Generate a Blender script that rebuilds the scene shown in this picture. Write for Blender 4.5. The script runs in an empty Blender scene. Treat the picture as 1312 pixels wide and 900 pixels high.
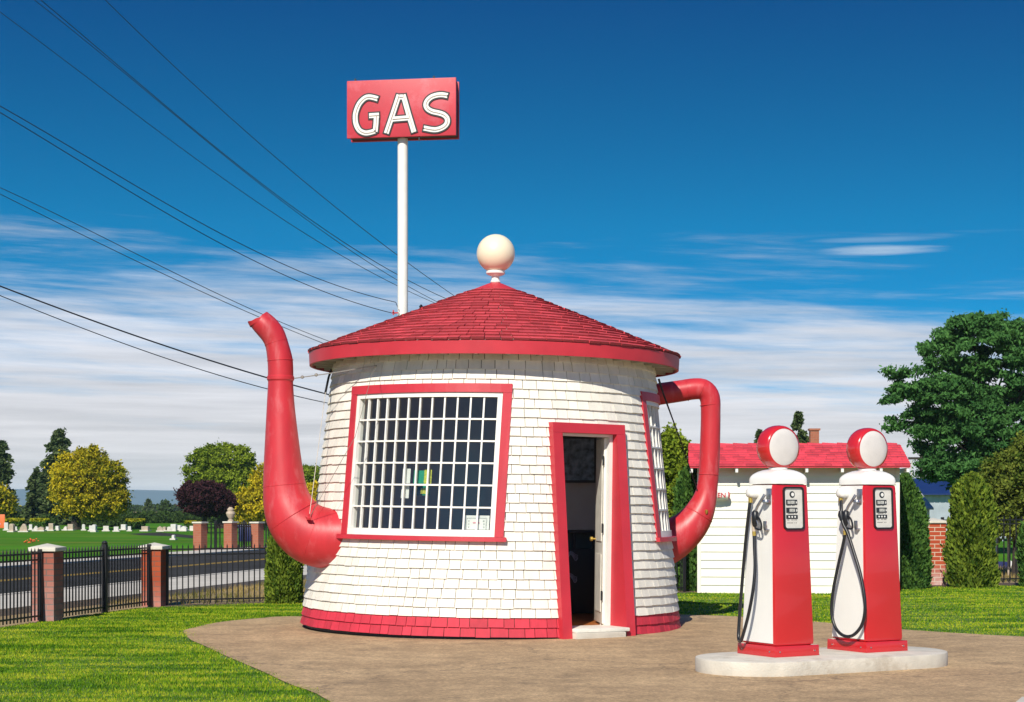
import bpy, bmesh, math, random
import numpy as np
from mathutils import Matrix, Vector
S = bpy.context.scene
COL = S.collection
R_ = math.radians
F = 2200.0
CAMZ = 1.5
def P(px, py, d):
    return np.array([(px-656.0)/F*d, d, CAMZ-(py-648.0)/F*d])
def G(px, py):                      # ground point seen at a pixel
    d = CAMZ*F/(py-648.0)
    return np.array([(px-656.0)/F*d, d])

# ------------------------------------------------------------------ materials
def nodes_of(m):
    m.use_nodes = True
    nt = m.node_tree
    return nt, nt.nodes, nt.links
def mat(name, col, rough=.6, var=.08, scale=6., bump=0., bscale=40., metal=0., spec=.5, tint=0., coat=0., stretch=None, dirt=None):
    m = bpy.data.materials.new(name)
    nt, N, L = nodes_of(m)
    b = N['Principled BSDF']
    b.inputs['Roughness'].default_value = rough
    b.inputs['Metallic'].default_value = metal
    b.inputs['Specular IOR Level'].default_value = spec
    b.inputs['Coat Weight'].default_value = coat
    tc = N.new('ShaderNodeTexCoord'); mp = N.new('ShaderNodeMapping')
    L.new(tc.outputs['Object'], mp.inputs[0])
    if stretch: mp.inputs['Scale'].default_value = stretch
    nz = N.new('ShaderNodeTexNoise'); nz.inputs['Scale'].default_value = scale; nz.inputs['Detail'].default_value = 6
    L.new(mp.outputs[0], nz.inputs['Vector'])
    mr = N.new('ShaderNodeMapRange'); mr.inputs[1].default_value = .3; mr.inputs[2].default_value = .7
    mr.inputs[3].default_value = 1-var; mr.inputs[4].default_value = 1+var
    L.new(nz.outputs[0], mr.inputs[0])
    vm = N.new('ShaderNodeVectorMath'); vm.operation = 'SCALE'; vm.inputs[0].default_value = col[:3]
    L.new(mr.outputs[0], vm.inputs['Scale'])
    out = vm.outputs[0]
    if tint:
        at = N.new('ShaderNodeAttribute'); at.attribute_name = 'tint'
        m2 = N.new('ShaderNodeMapRange'); m2.clamp = False; m2.inputs[3].default_value = 1-tint; m2.inputs[4].default_value = 1+tint
        L.new(at.outputs['Fac'], m2.inputs[0])
        v2 = N.new('ShaderNodeVectorMath'); v2.operation = 'SCALE'
        L.new(out, v2.inputs[0]); L.new(m2.outputs[0], v2.inputs['Scale']); out = v2.outputs[0]
    if dirt:                            # (colour, scale, threshold, strength) blotches of dirt with their own shape
        n2 = N.new('ShaderNodeTexNoise'); n2.inputs['Scale'].default_value = dirt[1]; n2.inputs['Detail'].default_value = 8; n2.inputs['Roughness'].default_value = .7
        L.new(mp.outputs[0], n2.inputs['Vector'])
        m3 = N.new('ShaderNodeMapRange'); m3.inputs[1].default_value = dirt[2]; m3.inputs[2].default_value = dirt[2]+.15; m3.inputs[4].default_value = dirt[3]
        L.new(n2.outputs[0], m3.inputs[0])
        mx = N.new('ShaderNodeMix'); mx.data_type = 'RGBA'
        L.new(m3.outputs[0], mx.inputs[0]); L.new(out, mx.inputs[6]); mx.inputs[7].default_value = (*dirt[0], 1)
        out = mx.outputs[2]
    L.new(out, b.inputs['Base Color'])
    if bump:
        n3 = N.new('ShaderNodeTexNoise'); n3.inputs['Scale'].default_value = bscale; n3.inputs['Detail'].default_value = 4
        L.new(mp.outputs[0], n3.inputs['Vector'])
        bp = N.new('ShaderNodeBump'); bp.inputs['Strength'].default_value = bump; bp.inputs['Distance'].default_value = .01
        L.new(n3.outputs[0], bp.inputs['Height']); L.new(bp.outputs[0], b.inputs['Normal'])
    return m
def foliage(name, dark, light, trans=.25):
    m = bpy.data.materials.new(name)
    nt, N, L = nodes_of(m); N.remove(N['Principled BSDF'])
    at = N.new('ShaderNodeAttribute'); at.attribute_name = 'tint'
    mx = N.new('ShaderNodeMix'); mx.data_type = 'RGBA'; mx.inputs[6].default_value = (*dark, 1); mx.inputs[7].default_value = (*light, 1)
    L.new(at.outputs['Fac'], mx.inputs[0])
    d = N.new('ShaderNodeBsdfDiffuse'); t = N.new('ShaderNodeBsdfTranslucent'); ms = N.new('ShaderNodeMixShader'); ms.inputs[0].default_value = trans
    L.new(mx.outputs[2], d.inputs[0]); L.new(mx.outputs[2], t.inputs[0])
    L.new(d.outputs[0], ms.inputs[1]); L.new(t.outputs[0], ms.inputs[2])
    L.new(ms.outputs[0], N['Material Output'].inputs[0])
    return m
def brickmat(name, c1, c2, mortar, stain=0., bw=.2, bh=.075, stain_h=.35):
    m = bpy.data.materials.new(name)
    nt, N, L = nodes_of(m); b = N['Principled BSDF']; b.inputs['Roughness'].default_value = .85
    tc = N.new('ShaderNodeTexCoord'); sp = N.new('ShaderNodeSeparateXYZ'); L.new(tc.outputs['Object'], sp.inputs[0])
    ad = N.new('ShaderNodeMath'); L.new(sp.outputs[0], ad.inputs[0]); L.new(sp.outputs[1], ad.inputs[1])
    cb = N.new('ShaderNodeCombineXYZ'); L.new(ad.outputs[0], cb.inputs[0]); L.new(sp.outputs[2], cb.inputs[1])
    br = N.new('ShaderNodeTexBrick'); br.inputs['Scale'].default_value = 1.; br.inputs['Brick Width'].default_value = bw; br.inputs['Row Height'].default_value = bh
    br.inputs['Mortar Size'].default_value = .0075; br.inputs['Color1'].default_value = (*c1, 1); br.inputs['Color2'].default_value = (*c2, 1); br.inputs['Mortar'].default_value = (*mortar, 1)
    L.new(cb.outputs[0], br.inputs['Vector'])
    out = br.outputs[0]
    nz = N.new('ShaderNodeTexNoise'); nz.inputs['Scale'].default_value = 9; nz.inputs['Detail'].default_value = 6; L.new(tc.outputs['Object'], nz.inputs['Vector'])
    h = N.new('ShaderNodeMapRange'); h.inputs[1].default_value = stain_h; h.inputs[2].default_value = 0.; h.inputs[3].default_value = .0; h.inputs[4].default_value = stain
    L.new(sp.outputs[2], h.inputs[0])
    mu = N.new('ShaderNodeMath'); mu.operation = 'MULTIPLY'; L.new(h.outputs[0], mu.inputs[0]); L.new(nz.outputs[0], mu.inputs[1])
    mx = N.new('ShaderNodeMix'); mx.data_type = 'RGBA'; L.new(mu.outputs[0], mx.inputs[0]); L.new(out, mx.inputs[6]); mx.inputs[7].default_value = (.62, .5, .48, 1)
    L.new(mx.outputs[2], b.inputs['Base Color'])
    bp = N.new('ShaderNodeBump'); bp.inputs['Strength'].default_value = .6; bp.inputs['Distance'].default_value = .006; bp.invert = True
    L.new(br.outputs['Fac'], bp.inputs['Height']); L.new(bp.outputs[0], b.inputs['Normal'])
    return m

RED = (.54, .030, .046)
M = {}
M['shingle_white'] = mat('shingle_white', (.84, .795, .70), .75, .06, 5, .35, 70, tint=.09, stretch=(3, 3, .6), dirt=((.45, .38, .27), 2.2, .60, .35))
M['shingle_red'] = mat('shingle_red', (.56, .03, .055), .7, .1, 7, .35, 70, tint=.16, stretch=(3, 3, .6), dirt=((.5, .12, .14), 5, .6, .3))
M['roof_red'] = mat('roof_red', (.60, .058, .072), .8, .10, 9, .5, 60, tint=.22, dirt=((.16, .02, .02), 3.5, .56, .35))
M['trim_red'] = mat('trim_red', RED, .45, .09, 3.5, .08, 50, dirt=((.55, .10, .12), 4, .6, .4))
M['spout_red'] = mat('spout_red', (.53, .028, .038), .42, .14, 3.2, .3, 7, dirt=((.62, .14, .15), 4.2, .52, .55), stretch=(1.6, 1.6, .5))
M['white'] = mat('white_paint', (.84, .82, .76), .5, .04, 8, .05, 60)
M['white_old'] = mat('weathered_white', (.80, .77, .68), .7, .1, 8, .3, 50, dirt=((.4, .34, .25), 6, .58, .4))
M['sign_red'] = mat('sign_red', (.54, .03, .05), .5, .1, 1.7, .25, 3.0, dirt=((.62, .12, .15), 2.4, .5, .6))
M['black'] = mat('black_iron', (.012, .012, .014), .5, .1, 20)
M['rubber'] = mat('hose_rubber', (.012, .013, .016), .38, .1, 20)
M['steel'] = mat('steel', (.45, .45, .47), .32, .2, 14, .1, 30, metal=.9)
M['cable'] = mat('cable_steel', (.36, .33, .29), .5, .1, 20, metal=.4)
M['brass'] = mat('brass', (.62, .42, .09), .35, .1, 10, metal=.8)
M['ball'] = mat('opal_ball', (.86, .77, .56), .42, .03, 2, coat=.2, dirt=((.7, .52, .38), 1.6, .58, .3))
M['shadowboard'] = mat('soffit_board', (.45, .44, .38), .8, .12, 8)
M['pump_red'] = mat('pump_red', (.56, .018, .024), .22, .05, 2, coat=.5)
M['pump_white'] = mat('pump_white', (.86, .84, .79), .28, .03, 3, coat=.4)
M['globe_white'] = mat('globe_white', (.70, .66, .62), .32, .05, 9)
M['dial'] = mat('dial_face', (.66, .64, .58), .4, .08, 20)
M['darkglass'] = mat('dark_glass', (.02, .022, .025), .1, .02, 5)
M['num'] = mat('number_wheels', (.5, .5, .46), .5, .3, 90)
M['concrete'] = mat('concrete_white', (.62, .575, .49), .85, .12, 5, .5, 60, dirt=((.33, .26, .18), 3.2, .54, .5))
M['cap'] = mat('cap_concrete', (.66, .62, .53), .85, .1, 9, .3, 50, dirt=((.3, .27, .22), 7, .6, .4))
M['bark'] = mat('bark', (.035, .026, .020), .9, .3, 12, .6, 25)
M['felt'] = mat('building_felt', (.10, .08, .06), .9, .2, 5)
M['wood'] = mat('floor_wood', (.42, .13, .03), .4, .2, 3, stretch=(1, 12, 1))
M['inwall'] = mat('inner_wall', (.50, .53, .56), .8, .05, 4)
M['darkwood'] = mat('dark_cabinet', (.012, .011, .012), .5, .1, 4)
M['paper'] = mat('paper', (.8, .79, .74), .7, .03, 10)
M['asphalt'] = mat('asphalt', (.036, .034, .033), 1., .16, 1.2, .3, 50, spec=.15, dirt=((.065, .062, .06), .5, .5, .5))
M['walk'] = mat('sidewalk_concrete', (.58, .53, .45), .9, .1, 1.3, .2, 40)
M['lineyellow'] = mat('line_yellow', (.55, .34, .04), .8, .2, 6)
M['drygrass'] = mat('dry_ground', (.33, .235, .115), .95, .25, .9, .6, 20, dirt=((.16, .17, .05), 1.6, .52, .6))
M['mulch'] = mat('mulch', (.085, .055, .04), .95, .5, 22, 1., 30)
M['soil'] = mat('lawn_soil', (.085, .16, .018), .95, .3, 2.2, .6, 40)
M['cemlawn'] = mat('mown_lawn', (.055, .19, .004), 1., .28, .07, .2, 8, spec=.1, stretch=(.6, 1.6, 1), dirt=((.17, .21, .025), .22, .50, .75))
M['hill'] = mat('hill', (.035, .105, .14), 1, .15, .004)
M['clap'] = mat('clapboard', (.86, .83, .72), .6, .04, 3, .1, 40)
M['shedgreen'] = mat('shed_frieze', (.86, .83, .72), .6, .04, 3)
M['shedroof'] = mat('shed_roof', (.60, .045, .07), .8, .12, 8, .3, 40, tint=.22)
M['navy'] = mat('navy_roof', (.012, .03, .12), .4, .15, 1)
M['corr'] = mat('corrugated', (.45, .5, .55), .45, .12, 2, metal=.3)
M['grey'] = mat('grey_roofing', (.34, .34, .35), .8, .1, 4)
M['cream'] = mat('cream_wall', (.75, .70, .62), .8, .1, 3)
M['stone1'] = mat('stone_pale', (.62, .58, .52), .8, .12, 3)
M['stone2'] = mat('stone_tan', (.45, .36, .27), .85, .2, 4)
M['stone3'] = mat('stone_white', (.62, .60, .57), .7, .08, 3)
M['orange'] = mat('orange_panel', (.8, .16, .04), .5, .1, 2)
M['green_p'] = mat('green_panel', (.02, .30, .16), .5, .1, 8)
M['yellow_p'] = mat('yellow_panel', (.55, .55, .05), .5, .35, 40)
M['blue_p'] = mat('blue_panel', (.008, .015, .09), .5, .1, 8)
M['pink_t'] = mat('pink_ink', (.7, .25, .3), .6, .1, 8)
M['pict'] = mat('picture_print', (.14, .17, .22), .3, .9, 12, dirt=((.5, .10, .10), 7, .6, .8))
M['brick_left'] = brickmat('brick_weathered', (.30, .07, .045), (.38, .13, .09), (.16, .10, .085), stain=.55, stain_h=.8)
M['brick_mid'] = brickmat('brick_orange', (.42, .075, .022), (.36, .06, .022), (.22, .09, .06), stain=.5, stain_h=.4)
M['brick_right'] = brickmat('brick_red', (.40, .055, .018), (.46, .075, .025), (.62, .5, .38), stain=1.3, stain_h=.42, bw=.215, bh=.078)
M['brick_far'] = brickmat('brick_far', (.36, .11, .06), (.40, .13, .075), (.36, .17, .11), bw=.2, bh=.08)
gm = bpy.data.materials.new('window_glass'); nt, N, L = nodes_of(gm); N.remove(N['Principled BSDF'])
fr = N.new('ShaderNodeLayerWeight'); fr.inputs['Blend'].default_value = .5
fp_ = N.new('ShaderNodeMath'); fp_.operation = 'POWER'; fp_.inputs[1].default_value = 4.; L.new(fr.outputs['Facing'], fp_.inputs[0])
fm_ = N.new('ShaderNodeMath'); fm_.operation = 'MULTIPLY_ADD'; fm_.inputs[1].default_value = .7; fm_.inputs[2].default_value = .075; L.new(fp_.outputs[0], fm_.inputs[0])
tr = N.new('ShaderNodeBsdfTransparent'); tr.inputs[0].default_value = (.86, .89, .88, 1); gl = N.new('ShaderNodeBsdfGlossy'); gl.inputs['Roughness'].default_value = .03
ms = N.new('ShaderNodeMixShader'); L.new(fm_.outputs[0], ms.inputs[0]); L.new(tr.outputs[0], ms.inputs[1]); L.new(gl.outputs[0], ms.inputs[2]); L.new(ms.outputs[0], N['Material Output'].inputs[0])
M['glass'] = gm

# pavement: worn tan exposed-aggregate asphalt
pm = bpy.data.materials.new('worn_pavement'); nt, N, L = nodes_of(pm); b = N['Principled BSDF']; b.inputs['Roughness'].default_value = .95
tc = N.new('ShaderNodeTexCoord')
def nz_(scale, detail=6, rough=.6):
    n = N.new('ShaderNodeTexNoise'); n.inputs['Scale'].default_value = scale; n.inputs['Detail'].default_value = detail; n.inputs['Roughness'].default_value = rough
    L.new(tc.outputs['Object'], n.inputs['Vector']); return n
n1 = nz_(.8, 6, .65); n2 = nz_(34, 3, .8); n3 = nz_(3.3, 5, .6)
cr = N.new('ShaderNodeValToRGB'); L.new(n1.outputs[0], cr.inputs[0])
cr.color_ramp.elements[0].position = .32; cr.color_ramp.elements[0].color = (.365, .243, .130, 1)
cr.color_ramp.elements[1].position = .68; cr.color_ramp.elements[1].color = (.54, .368, .200, 1)
c2 = N.new('ShaderNodeMapRange'); c2.inputs[1].default_value = .34; c2.inputs[2].default_value = .66; c2.inputs[3].default_value = .62; c2.inputs[4].default_value = 1.35; L.new(n2.outputs[0], c2.inputs[0])
c3 = N.new('ShaderNodeMapRange'); c3.inputs[1].default_value = .35; c3.inputs[2].default_value = .65; c3.inputs[3].default_value = .84; c3.inputs[4].default_value = 1.14; L.new(n3.outputs[0], c3.inputs[0])
mm = N.new('ShaderNodeMath'); mm.operation = 'MULTIPLY'; L.new(c2.outputs[0], mm.inputs[0]); L.new(c3.outputs[0], mm.inputs[1])
vs = N.new('ShaderNodeVectorMath'); vs.operation = 'SCALE'; L.new(cr.outputs[0], vs.inputs[0]); L.new(mm.outputs[0], vs.inputs['Scale'])
dn = nz_(1.1, 5, .7); da = N.new('ShaderNodeVectorMath'); da.operation = 'MULTIPLY_ADD'; L.new(dn.outputs['Color'], da.inputs[0]); da.inputs[1].default_value = (1.3, 1.3, 0); L.new(tc.outputs['Object'], da.inputs[2])
vo = N.new('ShaderNodeTexVoronoi'); vo.feature = 'DISTANCE_TO_EDGE'; vo.inputs['Scale'].default_value = .30; L.new(da.outputs[0], vo.inputs['Vector'])
ck = N.new('ShaderNodeMapRange'); ck.inputs[1].default_value = .0012; ck.inputs[2].default_value = .006; ck.inputs[3].default_value = .55; ck.inputs[4].default_value = 0; L.new(vo.outputs['Distance'], ck.inputs[0])
st_ = nz_(1.7, 4, .55); sk = N.new('ShaderNodeMapRange'); sk.inputs[1].default_value = .60; sk.inputs[2].default_value = .74; sk.inputs[3].default_value = 0; sk.inputs[4].default_value = .5; L.new(st_.outputs[0], sk.inputs[0])
ad2 = N.new('ShaderNodeMath'); ad2.operation = 'MAXIMUM'; L.new(ck.outputs[0], ad2.inputs[0]); L.new(sk.outputs[0], ad2.inputs[1])
mxc = N.new('ShaderNodeMix'); mxc.data_type = 'RGBA'; L.new(ad2.outputs[0], mxc.inputs[0]); L.new(vs.outputs[0], mxc.inputs[6]); mxc.inputs[7].default_value = (.12, .085, .055, 1); L.new(mxc.outputs[2], b.inputs['Base Color'])
bp = N.new('ShaderNodeBump'); bp.inputs['Strength'].default_value = .8; bp.inputs['Distance'].default_value = .012; L.new(n2.outputs[0], bp.inputs['Height']); L.new(bp.outputs[0], b.inputs['Normal'])
M['pavement'] = pm

# grass blades: patchy mown lawn colours
gb = bpy.data.materials.new('grass_blades'); nt, N, L = nodes_of(gb); N.remove(N['Principled BSDF'])
tc = N.new('ShaderNodeTexCoord'); mp = N.new('ShaderNodeMapping'); mp.inputs['Scale'].default_value = (.5, 1.5, 1); mp.inputs['Rotation'].default_value = (0, 0, .35); L.new(tc.outputs['Object'], mp.inputs[0])
n1 = N.new('ShaderNodeTexNoise'); n1.inputs['Scale'].default_value = 1.6; n1.inputs['Detail'].default_value = 5; n1.inputs['Roughness'].default_value = .65; L.new(mp.outputs[0], n1.inputs['Vector'])
at = N.new('ShaderNodeAttribute'); at.attribute_name = 'tint'
ad = N.new('ShaderNodeMath'); ad.operation = 'MULTIPLY_ADD'; L.new(at.outputs['Fac'], ad.inputs[0]); ad.inputs[1].default_value = .27; L.new(n1.outputs[0], ad.inputs[2])
cr = N.new('ShaderNodeValToRGB'); L.new(ad.outputs[0], cr.inputs[0]); e = cr.color_ramp.elements
e[0].position = .50; e[0].color = (.04, .12, .010, 1); e[1].position = .80; e[1].color = (.56, .56, .045, 1)
x = e.new(.63); x.color = (.19, .37, .014, 1)
d = N.new('ShaderNodeBsdfDiffuse'); t = N.new('ShaderNodeBsdfTranslucent'); ms = N.new('ShaderNodeMixShader'); ms.inputs[0].default_value = .3
L.new(cr.outputs[0], d.inputs[0]); L.new(cr.outputs[0], t.inputs[0]); L.new(d.outputs[0], ms.inputs[1]); L.new(t.outputs[0], ms.inputs[2]); L.new(ms.outputs[0], N['Material Output'].inputs[0])
M['grass'] = gb

# ------------------------------------------------------------------ helpers
def tag(o, label=None, cat=None, group=None, kind=None):
    if label: o['label'] = label
    if cat: o['category'] = cat
    if group: o['group'] = group
    if kind: o['kind'] = kind
    return o
def empty(name, loc=(0, 0, 0), rz=0., ry=0.):
    o = bpy.data.objects.new(name, None); COL.objects.link(o)
    o.location = [float(v) for v in loc]; o.rotation_euler = (0, ry, rz); o.empty_display_size = .2
    return o
def link(name, me, m, parent=None, loc=None, rz=0.):
    if m is not None and not me.materials: me.materials.append(m)
    o = bpy.data.objects.new(name, me); COL.objects.link(o)
    if parent is not None: o.parent = parent
    if loc is not None: o.location = [float(v) for v in loc]
    if rz: o.rotation_euler = (0, 0, rz)
    return o
def np_mesh(name, V, Fc, tint=None, smooth=False):
    V = np.asarray(V, dtype=np.float32); Fc = np.asarray(Fc, dtype=np.int32); k = Fc.shape[1]
    me = bpy.data.meshes.new(name)
    me.vertices.add(len(V)); me.vertices.foreach_set('co', V.ravel())
    me.loops.add(Fc.size); me.loops.foreach_set('vertex_index', Fc.ravel())
    me.polygons.add(len(Fc)); me.polygons.foreach_set('loop_start', np.arange(0, Fc.size, k, dtype=np.int32))
    me.polygons.foreach_set('loop_total', np.full(len(Fc), k, dtype=np.int32))
    me.update(calc_edges=True)
    if tint is not None:
        ca = me.color_attributes.new('tint', 'FLOAT_COLOR', 'POINT')
        c = np.ones((len(V), 4), dtype=np.float32); c[:, :3] = np.asarray(tint)[:, None]
        ca.data.foreach_set('color', c.ravel())
    if smooth: me.shade_smooth()
    return me
class MB:
    def __init__(s): s.v = []; s.f = []; s.t = []
    def add(s, vs, fs, tint=.5):
        b = len(s.v); s.v += [tuple(float(c) for c in v) for v in vs]; s.f += [tuple(i+b for i in f) for f in fs]; s.t += [tint]*len(vs); return s
    def box(s, x0, x1, y0, y1, z0, z1, tint=.5):
        return s.hexa([(x0, y0, z0), (x1, y0, z0), (x1, y1, z0), (x0, y1, z0), (x0, y0, z1), (x1, y0, z1), (x1, y1, z1), (x0, y1, z1)], tint)
    def hexa(s, p, tint=.5):
        return s.add(p, [(0, 3, 2, 1), (4, 5, 6, 7), (0, 1, 5, 4), (1, 2, 6, 5), (2, 3, 7, 6), (3, 0, 4, 7)], tint)
    def bar(s, a, b, w, h=None):
        h = h or w; a = Vector(a); b = Vector(b); d = (b-a).normalized(); u = Vector((0, 0, 1))
        if abs(d.z) > .95: u = Vector((0, 1, 0))
        r = d.cross(u).normalized(); q = r.cross(d).normalized(); r *= w/2; q *= h/2
        return s.hexa([a-r-q, a+r-q, b+r-q, b-r-q, a-r+q, a+r+q, b+r+q, b-r+q])
    def tube(s, pts, rad, n=10, caps=True, closed=False):
        pts = [Vector([float(c) for c in p]) for p in pts]; k = len(pts)
        if not hasattr(rad, '__len__'): rad = [rad]*k
        vs = []; prev = None
        for i, p in enumerate(pts):
            t = (pts[min(i+1, k-1)]-pts[max(i-1, 0)])
            if closed: t = pts[(i+1) % k]-pts[(i-1) % k]
            t.normalize()
            if prev is None:
                u = Vector((0, 1, 0)) if abs(t.y) < .9 else Vector((0, 0, 1)); a = t.cross(u).normalized()
            else:
                a = (prev-t*prev.dot(t)).normalized()
            prev = a; b = t.cross(a)
            for j in range(n):
                q = 2*math.pi*j/n; vs.append(p+(a*math.cos(q)+b*math.sin(q))*rad[i])
        fs = []
        for i in range(k if closed else k-1):
            for j in range(n):
                i2 = (i+1) % k; fs.append((i*n+j, i*n+(j+1) % n, i2*n+(j+1) % n, i2*n+j))
        if caps and not closed: fs += [tuple(range(n-1, -1, -1)), tuple((k-1)*n+j for j in range(n))]
        return s.add(vs, fs)
    def lathe(s, prof, n=32, c=(0, 0, 0), capb=True, capt=True):
        vs = [(c[0]+r*math.cos(2*math.pi*j/n), c[1]+r*math.sin(2*math.pi*j/n), c[2]+z) for r, z in prof for j in range(n)]
        fs = [(i*n+j, i*n+(j+1) % n, (i+1)*n+(j+1) % n, (i+1)*n+j) for i in range(len(prof)-1) for j in range(n)]
        if capb: fs.append(tuple(range(n-1, -1, -1)))
        if capt: fs.append(tuple((len(prof)-1)*n+j for j in range(n)))
        return s.add(vs, fs)
    def prism(s, poly, z0, z1):
        n = len(poly); vs = [(p[0], p[1], z0) for p in poly]+[(p[0], p[1], z1) for p in poly]
        return s.add(vs, [tuple(range(n-1, -1, -1)), tuple(range(n, 2*n))]+[(i, (i+1) % n, n+(i+1) % n, n+i) for i in range(n)])
    def build(s, name, m, parent=None, loc=None, rz=0., smooth=False, bevel=0., ang=35):
        me = bpy.data.meshes.new(name); me.from_pydata(s.v, [], s.f); me.update()
        ca = me.color_attributes.new('tint', 'FLOAT_COLOR', 'POINT')
        ca.data.foreach_set('color', np.repeat(np.array(s.t, dtype=np.float32), 4))
        if bevel:
            bm = bmesh.new(); bm.from_mesh(me); bmesh.ops.recalc_face_normals(bm, faces=bm.faces)
            ed = [e for e in bm.edges if len(e.link_faces) == 2 and e.calc_face_angle(0) > .5]
            bmesh.ops.bevel(bm, geom=ed, offset=bevel, segments=2, profile=.6, affect='EDGES', clamp_overlap=True)
            bm.to_mesh(me); bm.free(); smooth = True
        else:
            bm = bmesh.new(); bm.from_mesh(me); bmesh.ops.recalc_face_normals(bm, faces=bm.faces); bm.to_mesh(me); bm.free()
        if smooth:
            me.shade_smooth(); me.set_sharp_from_angle(angle=R_(ang))
        return link(name, me, m, parent, loc, rz)
def sm(pts, n=6):                      # Catmull-Rom
    p = [np.array(q, float) for q in pts]; p = [2*p[0]-p[1]]+p+[2*p[-1]-p[-2]]; out = []
    for i in range(1, len(p)-2):
        for k in range(n):
            t = k/n; a, b, c, d = p[i-1], p[i], p[i+1], p[i+2]
            out.append(.5*((2*b)+(c-a)*t+(2*a-5*b+4*c-d)*t*t+(3*b-a-3*c+d)*t**3))
    out.append(p[-2]); return out
def copy_tree(o, parent=None):
    c = o.copy(); COL.objects.link(c)
    if parent is not None: c.parent = parent
    for ch in list(o.children): copy_tree(ch, c)
    return c
def in_poly(x, y, poly):
    ins = np.zeros(len(x), bool); n = len(poly)
    for i in range(n):
        x0, y0 = poly[i]; x1, y1 = poly[(i+1) % n]
        if y0 == y1: continue
        c = ((y0 > y) != (y1 > y)) & (x < (x1-x0)*(y-y0)/(y1-y0)+x0); ins ^= c
    return ins
def sheet(name, poly, z, m, label=None, kind='structure', **k):
    me = bpy.data.meshes.new(name); me.from_pydata([(p[0], p[1], z) for p in poly], [], [tuple(range(len(poly)))]); me.update()
    if me.polygons[0].normal.z < 0: me.flip_normals()
    o = link(name, me, m); tag(o, label, kind=kind, **k); return o

# ------------------------------------------------------------------ render, camera, light
S.render.engine = 'CYCLES'
S.view_settings.view_transform = 'Standard'; S.view_settings.look = 'None'; S.view_settings.gamma = 1; S.view_settings.exposure = 0.28
S.view_settings.use_curve_mapping = False
S.cycles.max_bounces = 8; S.cycles.transparent_max_bounces = 12; S.cycles.volume_bounces = 1
cd = bpy.data.cameras.new('camera'); cam = bpy.data.objects.new('camera', cd); COL.objects.link(cam); S.camera = cam
cd.sensor_width = 36; cd.lens = 36*F/1312; cd.shift_y = 198/1312; cd.clip_end = 20000; cd.clip_start = .1
cam.location = (0, 0, CAMZ); cam.rotation_euler = (math.pi/2, 0, 0)
AZ, EL = R_(14), R_(38)
sd = Vector((-math.sin(AZ)*math.cos(EL), -math.cos(AZ)*math.cos(EL), math.sin(EL)))
sl = bpy.data.lights.new('sun', 'SUN'); sl.energy = 4.3; sl.angle = R_(.5); sl.color = (1, .945, .83)
so = bpy.data.objects.new('sun', sl); COL.objects.link(so); so.rotation_euler = sd.to_track_quat('Z', 'Y').to_euler(); so.location = (-10, -10, 30)
W = bpy.data.worlds.new('World'); S.world = W; W.use_nodes = True; nt = W.node_tree; N = nt.nodes; L = nt.links
bg = N['Background']; tc = N.new('ShaderNodeTexCoord')
def math_(op, a, b=None, c=None, clamp=False):
    n = N.new('ShaderNodeMath'); n.operation = op; n.use_clamp = clamp
    for i, v in enumerate((a, b, c)):
        if v is None: continue
        if isinstance(v, (int, float)): n.inputs[i].default_value = v
        else: L.new(v, n.inputs[i])
    return n.outputs[0]
def mr_(v, a, b, c=0., d=1., smooth=True):
    n = N.new('ShaderNodeMapRange'); n.interpolation_type = 'SMOOTHSTEP' if smooth else 'LINEAR'
    L.new(v, n.inputs[0])
    for i, q in zip((1, 2, 3, 4), (a, b, c, d)): n.inputs[i].default_value = q
    return n.outputs[0]
sp = N.new('ShaderNodeSeparateXYZ'); L.new(tc.outputs['Generated'], sp.inputs[0]); X, Y, Z = sp.outputs
zz = math_('MULTIPLY_ADD', math_('MAXIMUM', Z, 0.), 3.2, .10)
cb = N.new('ShaderNodeCombineXYZ'); L.new(X, cb.inputs[0]); L.new(Y, cb.inputs[1]); L.new(zz, cb.inputs[2])
nv = N.new('ShaderNodeVectorMath'); nv.operation = 'NORMALIZE'; L.new(cb.outputs[0], nv.inputs[0])
sky = N.new('ShaderNodeTexSky'); sky.sky_type = 'NISHITA'; sky.sun_disc = False; sky.sun_elevation = EL; sky.sun_rotation = math.pi+AZ
sky.air_density = 1.0; sky.dust_density = .15; sky.ozone_density = 3.0
L.new(nv.outputs[0], sky.inputs[0])
hs = N.new('ShaderNodeHueSaturation'); hs.inputs['Saturation'].default_value = 1.45; hs.inputs['Hue'].default_value = .488; L.new(sky.outputs[0], hs.inputs['Color'])
SKYG = N.new('ShaderNodeVectorMath'); SKYG.operation = 'MULTIPLY'; SKYG.inputs[1].default_value = (.0, 1.25, 1.24); L.new(hs.outputs[0], SKYG.inputs[0])
SKD = N.new('ShaderNodeVectorMath'); SKD.operation = 'MULTIPLY'; L.new(SKYG.outputs[0], SKD.inputs[0])
gcb = N.new('ShaderNodeCombineXYZ'); L.new(mr_(Z, .16, .30, 1.12, .50, False), gcb.inputs[1]); L.new(mr_(Z, .16, .30, 1.06, .74, False), gcb.inputs[2]); L.new(gcb.outputs[0], SKD.inputs[1])
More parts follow.
